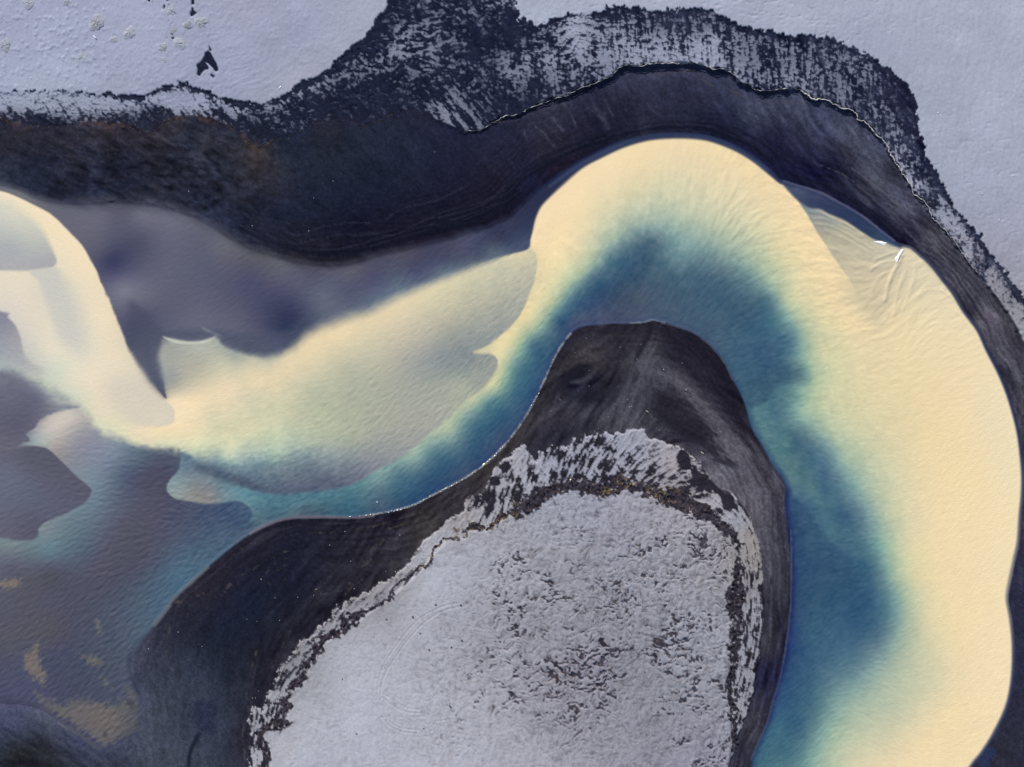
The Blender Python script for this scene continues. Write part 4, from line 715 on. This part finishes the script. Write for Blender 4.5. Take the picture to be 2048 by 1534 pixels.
def ground_material(name, rough, spec, grain_scale, grain_amt, bump_scale, bump_h):
    m = bpy.data.materials.new(name); m.use_nodes = True
    nt = m.node_tree; b = nt.nodes["Principled BSDF"]
    at = nt.nodes.new("ShaderNodeAttribute"); at.attribute_name = "surface_colour"
    tc = nt.nodes.new("ShaderNodeTexCoord")
    nz = nt.nodes.new("ShaderNodeTexNoise"); nz.inputs["Scale"].default_value = grain_scale; nz.inputs["Detail"].default_value = 4
    nt.links.new(tc.outputs["Object"], nz.inputs["Vector"])
    mr = nt.nodes.new("ShaderNodeMapRange"); mr.inputs[1].default_value = .25; mr.inputs[2].default_value = .75
    mr.inputs[3].default_value = 1 - grain_amt; mr.inputs[4].default_value = 1 + grain_amt
    nt.links.new(nz.outputs["Fac"], mr.inputs[0])
    mx = nt.nodes.new("ShaderNodeMix"); mx.data_type = 'RGBA'; mx.blend_type = 'MULTIPLY'; mx.inputs[0].default_value = 1
    nt.links.new(at.outputs["Color"], mx.inputs[6]); nt.links.new(mr.outputs[0], mx.inputs[7])
    nt.links.new(mx.outputs[2], b.inputs["Base Color"])
    b.inputs["Roughness"].default_value = rough
    b.inputs["Specular IOR Level"].default_value = spec
    n2 = nt.nodes.new("ShaderNodeTexNoise"); n2.inputs["Scale"].default_value = bump_scale; n2.inputs["Detail"].default_value = 3
    nt.links.new(tc.outputs["Object"], n2.inputs["Vector"])
    bp_ = nt.nodes.new("ShaderNodeBump"); bp_.inputs["Strength"].default_value = 1; bp_.inputs["Distance"].default_value = bump_h
    nt.links.new(n2.outputs["Fac"], bp_.inputs["Height"]); nt.links.new(bp_.outputs[0], b.inputs["Normal"])
    return m


def plain_material(name, c1, c2, scale, rough=.8, spec=.2):
    m = bpy.data.materials.new(name); m.use_nodes = True
    nt = m.node_tree; b = nt.nodes["Principled BSDF"]
    tc = nt.nodes.new("ShaderNodeTexCoord")
    nz = nt.nodes.new("ShaderNodeTexNoise"); nz.inputs["Scale"].default_value = scale; nz.inputs["Detail"].default_value = 3
    nt.links.new(tc.outputs["Object"], nz.inputs["Vector"])
    cr = nt.nodes.new("ShaderNodeValToRGB")
    cr.color_ramp.elements[0].position = .35; cr.color_ramp.elements[1].position = .65
    cr.color_ramp.elements[0].color = (*c1, 1); cr.color_ramp.elements[1].color = (*c2, 1)
    nt.links.new(nz.outputs["Fac"], cr.inputs[0]); nt.links.new(cr.outputs[0], b.inputs["Base Color"])
    b.inputs["Roughness"].default_value = rough; b.inputs["Specular IOR Level"].default_value = spec
    return m


M_water = ground_material("silty_water", .30, .22, 2.4, .05, 2.0, .06)
M_sand = ground_material("black_sand", 1.0, .0, 2.4, .18, 2.0, .05)
M_snow = ground_material("wind_packed_snow", .85, .10, 2.2, .035, 2.0, .035)
M_slope = ground_material("stony_ground_with_snow", 1.0, .0, 2.4, .06, 2.2, .05)
M_straw = plain_material("dry_straw", (.27, .27, .25), (.35, .33, .25), 6)
M_gold = plain_material("golden_grass", (.15, .11, .06), (.36, .28, .15), 3)
M_rust = plain_material("rusty_grass", (.13, .06, .03), (.34, .19, .09), 2)
M_heath = plain_material("dark_heather", (.010, .009, .014), (.035, .03, .035), 5)
M_frost = plain_material("snow_dusted_straw", (.26, .28, .35), (.31, .32, .36), 5)
M_ice = plain_material("white_ice", (.44, .45, .48), (.60, .60, .60), 5, .5, .3)
M_yice = plain_material("yellow_tinted_ice", (.62, .55, .34), (.78, .72, .52), 4, .4, .5)
M_crust = plain_material("frozen_crust", (.34, .31, .30), (.66, .62, .60), 1.1, .7, .2)
M_foam = plain_material("foam", (.72, .72, .74), (.84, .83, .82), 1.5, .7, .3)
M_wood = plain_material("bleached_wood", (.42, .36, .30), (.62, .56, .48), 3)
M_white = plain_material("white_paint", (.74, .74, .76), (.80, .80, .80), 3, .5, .4)

# ------------------------------------------------------------------ the ground and the river, one sheet of real relief cut into its pieces
print('ground meshes')
K = 9
ext = np.array([8 * 2.1 ** k for k in range(1, K + 1)], np.float32)
gx = np.concatenate([xs[0] - ext[::-1], xs, xs[-1] + ext]); gy = np.concatenate([ys[0] - ext[::-1], ys, ys[-1] + ext])
pad = lambda a: np.pad(a, [(K, K), (K, K)] + [(0, 0)] * (a.ndim - 2), mode='edge')
Zp = pad(hz); Cp = pad(ALB)
GX, GY = np.meshgrid(gx, gy)
PX = (GX - 1024) * S; PY = (767 - GY) * S
co = np.stack([PX, PY, Zp], -1).reshape(-1, 3).astype(np.float32)
dzy, dzx = np.gradient(Zp)
ddx = np.gradient(gx)[None, :] * S; ddy = -np.gradient(gy)[:, None] * S
nrm = np.stack([-dzx / ddx, -dzy / ddy, np.ones_like(Zp)], -1)
nrm = (nrm / np.linalg.norm(nrm, axis=-1, keepdims=True)).reshape(-1, 3).astype(np.float32)
colr = np.concatenate([Cp, np.ones_like(Cp[..., :1])], -1).reshape(-1, 4).astype(np.float32)
GH, GW = Zp.shape
cls = np.full((H, W), 3, np.int32)
cls[(d_scarp > 0) & ~south] = 4
cls[(full_nw > .5)] = 1
cls[(full_ne > .5)] = 2
cls[(bare > .5) & (full_nw > .5)] = 7
cls[south] = 5
cls[south & (d_isl > 0)] = 6
cls[(rut > .5) & south & (d_ter > 0)] = 8
cls[in_w] = 0
CL = pad(cls)[:-1, :-1].ravel()
idx = np.arange(GH * GW).reshape(GH, GW)
quads = np.stack([idx[:-1, :-1], idx[1:, :-1], idx[1:, 1:], idx[:-1, 1:]], -1).reshape(-1, 4)


def link(o):
    scene.collection.objects.link(o)
    return o


def tag(o, label, cat=None, group=None, kind=None):
    o["label"] = label
    if cat: o["category"] = cat
    if group: o["group"] = group
    if kind: o["kind"] = kind
    return o


def sheet(name, k, mat, label, cat):
    q = quads[CL == k]
    used = np.zeros(GH * GW, bool); used[q.ravel()] = True
    mp = np.cumsum(used) - 1
    v = co[used]; q = mp[q].astype(np.int32)
    me = bpy.data.meshes.new(name)
    me.vertices.add(len(v)); me.vertices.foreach_set("co", v.ravel())
    me.loops.add(q.size); me.loops.foreach_set("vertex_index", q.ravel())
    me.polygons.add(len(q)); me.polygons.foreach_set("loop_start", np.arange(0, q.size, 4, dtype=np.int32))
    me.polygons.foreach_set("use_smooth", np.ones(len(q), bool))
    me.update(calc_edges=True)
    a = me.attributes.new("surface_colour", 'FLOAT_COLOR', 'POINT')
    a.data.foreach_set("color", colr[used].ravel())
    me.normals_split_custom_set_from_vertices(nrm[used])
    me.materials.append(mat)
    return tag(link(bpy.data.objects.new(name, me)), label, cat, kind='structure')


sheet("river", 0, M_water, "winding river of cream silt and deep blue water crossing the whole view", "river")
sheet("snow_field", 1, M_snow, "smooth grey-white snow field with tussocks in the upper left corner", "snow field")
sheet("snow_field", 2, M_snow, "smooth grey-white snow field along the upper right corner above the outer bank", "snow field")
sheet("black_sand_bank", 3, M_sand, "black sand bank between the scarp and the outer bend of the river", "sand bank")
sheet("stony_slope", 4, M_slope, "dark stony terrace streaked with thin wind-blown snow above the scarp", "terrace")
sheet("sand_point", 5, M_sand, "dark sand point and flats wrapping round the snowy meadow inside the bend", "sand bank")
sheet("snow_meadow", 6, M_snow, "snow covered meadow with dark wind ripples inside the river bend", "meadow")
sheet("bare_ground", 7, M_sand, "bare black earth patches blown clear in the upper left snow field", "bare ground")
sheet("wheel_track", 8, M_snow, "curving pairs of wheel ruts pressed into the snow of the meadow", "wheel tracks")

# ------------------------------------------------------------------ small things
print('things')
R = random.Random(11)


def zat(px, py):
    i = min(max(int((px - X0) / STEP), 0), W - 1); j = min(max(int((py - Y0) / STEP), 0), H - 1)
    return float(hz[j, i])


def at(px, py, dz=0.0):
    return ((px - 1024) * S, (767 - py) * S, zat(px, py) + dz)


def mesh(name, verts, faces, mat, smooth=True):
    me = bpy.data.meshes.new(name)
    me.from_pydata(verts, [], faces)
    if smooth:
        me.polygons.foreach_set("use_smooth", np.ones(len(me.polygons), bool))
    me.materials.append(mat); me.update()
    return me


def lump(rx, ry, rz, seg=9, rings=5, rough=.22, rnd=None, cut=-.25):
    """irregular rounded block sitting on z = 0"""
    rnd = rnd or R
    v, f = [], []
    for a in range(rings + 1):
        t = math.pi * .5 - (math.pi * .5 + .35) * a / rings
        if a == 0:
            v.append((0, 0, rz)); continue
        for b in range(seg):
            p = 2 * math.pi * b / seg + .3 * a
            k = 1 + rnd.uniform(-rough, rough)
            v.append((rx * math.cos(t) * math.cos(p) * k, ry * math.cos(t) * math.sin(p) * k, rz * math.sin(t) * (1 + rnd.uniform(-rough, rough))))
    for b in range(seg):
        f.append((0, 1 + b, 1 + (b + 1) % seg))
    for a in range(rings - 1):
        for b in range(seg):
            p, q = 1 + a * seg + b, 1 + a * seg + (b + 1) % seg
            f.append((p, p + seg, q + seg, q))
    return v, f


def blades(n, r, h, w, lean=.5, rnd=None, dome=False):
    """tuft of bent blades, each a two-segment strip"""
    rnd = rnd or R
    v, f = [], []
    for k in range(n):
        a = rnd.uniform(0, 2 * math.pi); d = r * math.sqrt(rnd.random()) * .8
        x, y = d * math.cos(a), d * math.sin(a)
        z0 = h * .75 * math.sqrt(max(0, 1 - (d / r) ** 2)) if dome else 0
        hh = h * rnd.uniform(.5, 1.0) * (.55 if dome else 1); o = a + rnd.uniform(-.7, .7)
        lx, ly = lean * hh * math.cos(o), lean * hh * math.sin(o)
        s = rnd.uniform(0, math.pi); wx, wy = w * math.cos(s), w * math.sin(s)
        b = len(v)
        v += [(x - wx, y - wy, z0 - .03), (x + wx, y + wy, z0 - .03), (x + lx * .45 + wx * .8, y + ly * .45 + wy * .8, z0 + hh * .7), (x + lx * .45 - wx * .8, y + ly * .45 - wy * .8, z0 + hh * .7), (x + lx * 1.3, y + ly * 1.3, z0 + hh)]
        f += [(b, b + 1, b + 2, b + 3), (b + 3, b + 2, b + 4)]
    return v, f


def thing(name, me, loc, label, cat, group=None, rz=0.0, sc=1.0):
    o = link(bpy.data.objects.new(name, me)); o.location = loc; o.rotation_euler = (0, 0, rz); o.scale = (sc, sc, sc)
    return tag(o, label, cat, group)


# snow-dusted straw mounds in the upper left snow field
BUSH = [(196, 48, 11.5, .5, "largest round straw-yellow mound, alone in the upper left snow field"),
        (262, 68, 9.5, .15, "pale frosted mound standing just below and right of the biggest straw mound"),
        (405, 47, 10, .3, "long straw mound beside the small black earth patches"),
        (378, 52, 7, .6, "bright yellow straw mound left of the long one near the bare earth"),
        (361, 89, 9, .2, "wide frosted mound above and left of the big black earth triangle"),
        (328, 97, 6.5, .25, "small frosted mound at the left end of the row above the scarp"),
        (345, 24, 8.5, .1, "low snowed-over mound at the top edge beside a groove in the snow"),
        (230, 81, 6, .2, "small green-grey mound between the two round straw mounds and the sliver"),
        (60, 9, 8.5, .2, "frosted mound at the top edge nearest the left corner"),
        (136, 9, 6, .35, "narrow straw mound cut by the top edge of the view"),
        (165, 116, 6.5, .15, "low frosted mound in the hummocky snow left of the sliver"),
        (331, 121, 4.5, .2, "tiny mound close below the row above the scarp"),
        (14, 93, 9, .3, "straw-tipped mound at the left edge of the snow field"),
        (352, 62, 5, .25, "small mound between the top edge mound and the bright yellow one")]
for (x, y, r, straw, lab) in BUSH:
    root = link(bpy.data.objects.new("straw_mound", None)); root.location = at(x, y, -.05); root.empty_display_size = .5
    tag(root, lab, "mound", "straw mounds in the upper left snow field")
    rr = r * S * 1.3
    rnd = random.Random(int(x * 7 + y))
    ph = [rnd.uniform(0, 6.3) for _ in range(6)]
    v, f = [(0, 0, rr * .11)], []
    NS, NR = 26, 8
    for a in range(1, NR + 1):
        t = a / NR
        for b in range(NS):
            q = 2 * math.pi * b / NS
            out = rr * (1 + .16 * math.sin(2 * q + ph[0]) + .12 * math.sin(3 * q + ph[1]) + .07 * math.sin(7 * q + ph[2]))
            h = rr * .11 * (1 - t * t) * (1 + .35 * math.sin(3 * q + 5 * t + ph[3]) * t + .25 * math.sin(5 * q - 7 * t + ph[4])) + rnd.uniform(-.03, .03) * rr - (.12 if a == NR else 0)
            v.append((out * t * math.cos(q) * 1.15, out * t * math.sin(q) * 1.15, h))
    f += [(0, 1 + b, 1 + (b + 1) % NS) for b in range(NS)]
    for a in range(NR - 1):
        f += [(1 + a * NS + b, 1 + (a + 1) * NS + b, 1 + (a + 1) * NS + (b + 1) % NS, 1 + a * NS + (b + 1) % NS) for b in range(NS)]
    o = link(bpy.data.objects.new("snow_cap", mesh("snow_cap", v, f, M_frost))); o.parent = root
    if straw < .22:
        continue
    v, f = blades(int(260 * straw), rr * 1.0, rr * .14, .06, 1.5, rnd, True)
    o = link(bpy.data.objects.new("straw", mesh("straw", v, f, M_straw, False))); o.parent = root; o["kind"] = "stuff"

# lone objects
v, f = [], []
for k in range(7):
    t = k / 6; w = .22 * math.sin(math.pi * (.12 + .82 * t)) + .04
    x = -0.8 + 1.6 * t; y = .45 * (1 - t) ** 2 - .2 * t
    v += [(x, y + w, .03), (x, y - w, .03), (x + .02, y - w * .4, .30), (x + .02, y + w * .4, .30)]
    if k:
        b = 4 * k
        f += [(b - 4 + i, b + i, b + (i + 1) % 4, b - 4 + (i + 1) % 4) for i in range(4)]
f += [(0, 1, 2, 3), (27, 26, 25, 24)]
thing("ice_sliver", mesh("ice_sliver", v, f, M_white), at(192.5, 77), "bright white curved sliver lying on the snow below the biggest straw mound", "ice sliver", rz=-.45)


def bar(L, w, h, mat, name, taper=.6):
    v, f = [], []
    for k in range(5):
        t = k / 4; ww = w * (taper + (1 - taper) * math.sin(math.pi * (.2 + .6 * t))); y = .06 * L * math.sin(2.2 * t)
        x = -L / 2 + L * t
        v += [(x, y - ww, .02), (x, y + ww, .02), (x, y + ww * .8, h), (x, y - ww * .8, h)]
        if k:
            b = 4 * k
            f += [(b - 4 + i, b - 4 + (i + 1) % 4, b + (i + 1) % 4, b + i) for i in range(4)]
    f += [(3, 2, 1, 0), (16, 17, 18, 19)]
    return mesh(name, v, f, mat)


thing("plank", bar(1.3, .2, .16, M_white, "plank", .9), at(562, 177), "small white plank lying on the snow beside the dark terrace edge", "plank", rz=.95)
thing("driftwood", bar(1.5, .14, .16, M_wood, "driftwood"), at(1404, 906), "short pale stick of driftwood on the grey sand beside the snowy rim", "driftwood", rz=-.75)
thing("driftwood", bar(1.2, .12, .14, M_wood, "driftwood"), at(1294, 823), "thin tan stick lying across the rippled sand of the point", "driftwood", rz=-.6)

post = link(bpy.data.objects.new("stake", None)); post.location = at(1140.5, 959, -.1)
tag(post, "pale stake with a rounded top standing where the dark scrub meets the snow", "stake")
v, f = [], []
for k, (z, r) in enumerate(((0, .16), (.5, .15), (1.0, .15), (1.25, .14))):
    v += [(r * math.cos(a * math.pi / 4), r * math.sin(a * math.pi / 4), z) for a in range(8)]
    if k:
        f += [(8 * (k - 1) + a, 8 * (k - 1) + (a + 1) % 8, 8 * k + (a + 1) % 8, 8 * k + a) for a in range(8)]
f.append(tuple(range(24, 32)))
o = link(bpy.data.objects.new("shaft", mesh("shaft", v, f, M_wood))); o.parent = post
v, f = lump(.34, .34, .3, 10, 5, .06)
o = link(bpy.data.objects.new("cap", mesh("cap", [(a, b, c + 1.22) for a, b, c in v], f, M_yice))); o.parent = post

v, f = lump(.62, .42, .5, 11, 5, .25)
thing("ice_block", mesh("ice_block", v, f, M_yice), at(968, 929), "largest cream-coloured ice block stranded on the left shore of the sand point", "ice block", rz=.6)
v, f = lump(.3, .26, .2, 8, 4, .2)
thing("ice_floe", mesh("ice_floe", v, f, M_ice), at(754.5, 1004.5, .02), "lone white ice bit floating in the blue channel off the sand point", "ice")

# ice lumps frozen along the left waterline of the point
LUMP = [mesh("ice_lump", *lump(.30 + .06 * k, .22 + .03 * k, .22, 8, 4, .3), M_ice if k else M_yice) for k in range(4)]
seg = [p for p in shore_s if 690 < p[0] < 1112 and 700 < p[1] < 1040]
acc = 0.0; nl = 0
for i in range(len(seg) - 1):
    (ax, ay), (bx, by) = seg[i], seg[i + 1]
    L = math.hypot(bx - ax, by - ay)
    t = 0.0
    while t < L:
        mx = ax + (bx - ax) * t / L; my = ay + (by - ay) * t / L
        dense = 1.0 if mx < 1003 and mx > 775 else .32
        if mx < 775: dense = .28
        if R.random() < dense * .8:
            nx, ny = (by - ay) / L, -(bx - ax) / L
            off = R.uniform(-1.0, 1.6)
            big = R.random()
            o = thing("ice_lump", LUMP[R.randrange(4)], at(mx - nx * off, my - ny * off, .0), "small white ice lump frozen to the left waterline of the sand point", "ice lump", "ice lumps along the left waterline of the sand point", math.atan2(-(by - ay), bx - ax) + R.uniform(-.4, .4), .34 + .62 * big * big)
            o.location.z = max(o.location.z, .05)
            nl += 1
        t += R.uniform(3.2, 6.0)
print('ice lumps', nl)
BITS = """523,1158 551,1195 596,1194 515,1242 633,1178 518,1381 506,1395 512,1395 772,1142 791,1143 495,1238 297,1297 405,1292 357,1264 709,1177 702,1122 1172,676 1240,695 1282,689 1178,741 1178,772 1364,726 1327,739 1372,780 1263,813 1259,814 1255,799 1189,862
870,305 667,363 628,397 618,462 505,452 378,383 1274,718 1150,705 1102,822 1216,834 1318,860 1196,857 660,1090 628,1190 560,1240 690,1063 800,1070 1012,886 1120,800 690,1215"""
v, f = lump(.2, .18, .18, 7, 3, .2)
bit = mesh("ice_bit", v, f, M_ice)
for (x, y) in pts(BITS):
    thing("ice_bit", bit, at(x, y), "tiny white ice bit glinting alone on the black sand", "ice", "white ice bits scattered over the black sand", R.uniform(0, 6), R.uniform(.5, .95))
v, f = lump(.26, .22, .22, 7, 3, .2)
clod = mesh("snow_clod", v, f, M_white)
for (x, y) in pts("1449,1199 1221,1346 1185,1373 1178,1281 1413,1307 1358,1178 1090,1030 1872,228 2000,303 1918,359 2021,354 1960,389 1994,442 65,158 146,115 1203,1255"):
    thing("snow_clod", clod, at(x, y), "tiny bright clod lying on the smooth snow", "snow clod", "bright clods on the snow", R.uniform(0, 6), R.uniform(.5, 1.0))

# white frozen crust hanging on the lip of the scarp
crust_path = [p for p in scarp_pl if 925 < p[0] < 1960]
rnd = random.Random(5)
v, f = [], []
px_, py_ = [], []
for i in range(len(crust_path) - 1):
    (ax, ay), (bx, by) = crust_path[i], crust_path[i + 1]
    L = math.hypot(bx - ax, by - ay)
    for k in range(max(1, int(L / 1.4))):
        t = k / max(1, int(L / 1.4))
        px_.append(ax + (bx - ax) * t); py_.append(ay + (by - ay) * t)
px_ = np.array(px_); py_ = np.array(py_)
nn = len(px_)
th = np.interp(px_, [925, 960, 1100, 1180, 1260, 1400, 1420, 1480, 1510, 1590, 1610, 1750, 1830, 1870, 1960], [.6, 1, .7, .6, .8, .9, 1, .9, 1, .9, 1.25, 1.3, 1.1, .7, .3])
wk = np.interp(np.arange(nn), np.arange(0, nn + 4, 4), np.random.default_rng(3).random(nn // 4 + 2)[:len(np.arange(0, nn + 4, 4))])
jx = np.interp(np.arange(nn), np.arange(0, nn + 3, 3), np.random.default_rng(4).normal(0, 1.0, len(np.arange(0, nn + 3, 3))))
jy = np.interp(np.arange(nn), np.arange(0, nn + 3, 3), np.random.default_rng(6).normal(0, 1.0, len(np.arange(0, nn + 3, 3))))
for i in range(nn):
    w = .24 * th[i] * max(.06, (wk[i] - .3) * 1.5) if px_[i] < 1600 else .20 * th[i] * (.35 + wk[i] * .8)
    x, y = px_[i] + jx[i] * .9, py_[i] + jy[i] * .9
    i0 = max(0, i - 2); i1 = min(nn - 1, i + 2)
    dx, dy = px_[i1] - px_[i0], -(py_[i1] - py_[i0]); l = math.hypot(dx, dy) + 1e-6
    nx, ny = -dy / l, dx / l
    X_, Y_ = (x - 1024) * S, (767 - y) * S
    z = max(zat(x, y), zat(x, y - 2), zat(x + 2, y - 2))
    v += [(X_ - nx * w, Y_ - ny * w, z - .15), (X_ - nx * w * .6, Y_ - ny * w * .6, z + .5 * w + .05), (X_ + nx * w * .6, Y_ + ny * w * .6, z + .5 * w + .08), (X_ + nx * w, Y_ + ny * w, z - .1)]
    if i:
        b = 4 * i
        f += [(b - 4 + k, b + k, b + k + 1, b - 3 + k) for k in range(3)]
thing("frozen_crust", mesh("frozen_crust", v, f, M_crust), (0, 0, 0), "thin jagged white crust of ice along the lip of the scarp above the outer bank", "ice crust")

# breaking water against the hidden bar
def foam(name, outline, label, h):
    rnd = random.Random(len(outline))
    q = spline(outline, 5, True); c = q.mean(0)
    v, f = [], []
    rings = 5
    for a in range(rings):
        t = 1 - a / rings
        for (x, y) in q:
            k = t * (1 + rnd.uniform(-.08, .08))
            X_, Y_ = c[0] + (x - c[0]) * k, c[1] + (y - c[1]) * k
            v.append(((X_ - 1024) * S, (767 - Y_) * S, -.02 + h * (1 - t * t) * rnd.uniform(.5, 1.25) + .05))
    n = len(q)
    for a in range(rings - 1):
        for b in range(n):
            f.append((a * n + b, a * n + (b + 1) % n, (a + 1) * n + (b + 1) % n, (a + 1) * n + b))
    f.append(tuple((rings - 1) * n + b for b in range(n)))
    z0 = zat(*c)
    thing(name, mesh(name, [(x, y, z + z0) for x, y, z in v], f, M_foam), (0, 0, 0), label, "breaking wave")


foam("breaking_wave", pts("1808,498 1806,504 1803,509 1800,514 1799,519 1797,522 1794,526 1792,532 1791,534 1794,528 1795,523 1791,521 1789,517 1791,514 1795,512 1797,507 1801,501 1804,498"), "white breaking wave streaming off the point where the lagoon meets the cream river", .35)
foam("breaking_wave", pts("1746,483 1754,482 1761,482 1768,484 1775,485 1771,488 1768,491 1764,490 1758,487 1751,485"), "flat patch of white foam at the mouth of the dark lagoon", .18)

# plants of the terrace edge on the point
rnd = random.Random(21)
tuft_gold = [mesh("grass_tuft", *blades(26, .38, .55, .05, .8, rnd), M_gold, False) for _ in range(4)]
tuft_dark = [mesh("heather_clump", *blades(30, .42, .36, .07, .9, rnd), M_heath, False) for _ in range(4)]
gw = gold_w
cand = np.argwhere((scrub > .3) & (gw > .5))
rnd.shuffle(cand := cand.tolist())
ng = 0; taken = []
for (j, i) in cand:
    x, y = X0 + i * STEP, Y0 + j * STEP
    if not (0 < x < 2048 and 0 < y < 1534) or any(abs(x - a) + abs(y - b) < 7 for a, b in taken):
        continue
    taken.append((x, y)); ng += 1
    thing("grass_tuft", tuft_gold[rnd.randrange(4)], at(x, y), "small golden tuft of dry grass in the dark scrub band on the sand point", "grass tuft", "golden grass tufts in the scrub band", rnd.uniform(0, 6), rnd.uniform(.7, 1.25))
    if ng >= 130:
        break
cand = np.argwhere(scrub > .75).tolist(); rnd.shuffle(cand)
nh = 0; taken = []
for (j, i) in cand:
    x, y = X0 + i * STEP, Y0 + j * STEP
    if not (0 < x < 2048 and 0 < y < 1534) or any(abs(x - a) + abs(y - b) < 9 for a, b in taken):
        continue
    taken.append((x, y)); nh += 1
    thing("heather_clump", tuft_dark[rnd.randrange(4)], at(x, y), "dark low heather clump in the scrub band round the snowy meadow", "heather", "dark heather clumps in the scrub band", rnd.uniform(0, 6), rnd.uniform(.7, 1.2))
    if nh >= 170:
        break
for (x, y) in pts("841,1265 859,1298 903,1293 686,1356 714,1465 924,1279 848,1455 774,1237 872,1208 922,1208 826,1232 1086,1230 1216,1372"):
    thing("heather_tuft", tuft_dark[rnd.randrange(4)], at(x, y), "lone dark tuft poking through the smooth snow of the meadow", "heather", "lone dark tufts on the meadow", rnd.uniform(0, 6), rnd.uniform(.55, .9))
# rust and straw coloured grass fringing the left part of the scarp
v, f = [], []
left = [p for p in scarp_pl if -40 < p[0] < 930]
for i in range(len(left) - 1):
    (ax, ay), (bx, by) = left[i], left[i + 1]
    L = math.hypot(bx - ax, by - ay)
    for k in range(int(L * .55)):
        t = rnd.random(); x = ax + (bx - ax) * t + rnd.gauss(0, 1.0); y = ay + (by - ay) * t + abs(rnd.gauss(0, 3.2)) - .5
        pat_ = .5 + .5 * math.sin(x * .11) * math.sin(x * .037 + 1)
        dens = (.9 if x < 560 else .35) * pat_
        if math.hypot(x - 514, y - 296) < 30: dens = 1.2
        if rnd.random() > dens: continue
        vv, ff = blades(4, .16, .30, .045, .9, rnd)
        p = at(x, y); b = len(v)
        v += [(p[0] + q[0], p[1] + q[1], p[2] + q[2]) for q in vv]; f += [tuple(b + w for w in q) for q in ff]
tag(link(bpy.data.objects.new("dry_grass", mesh("dry_grass", v, f, M_rust, False))), "rust brown dry grass fringing the lip of the scarp on the left", "grass", kind='stuff')
print('done', len(bpy.data.objects))
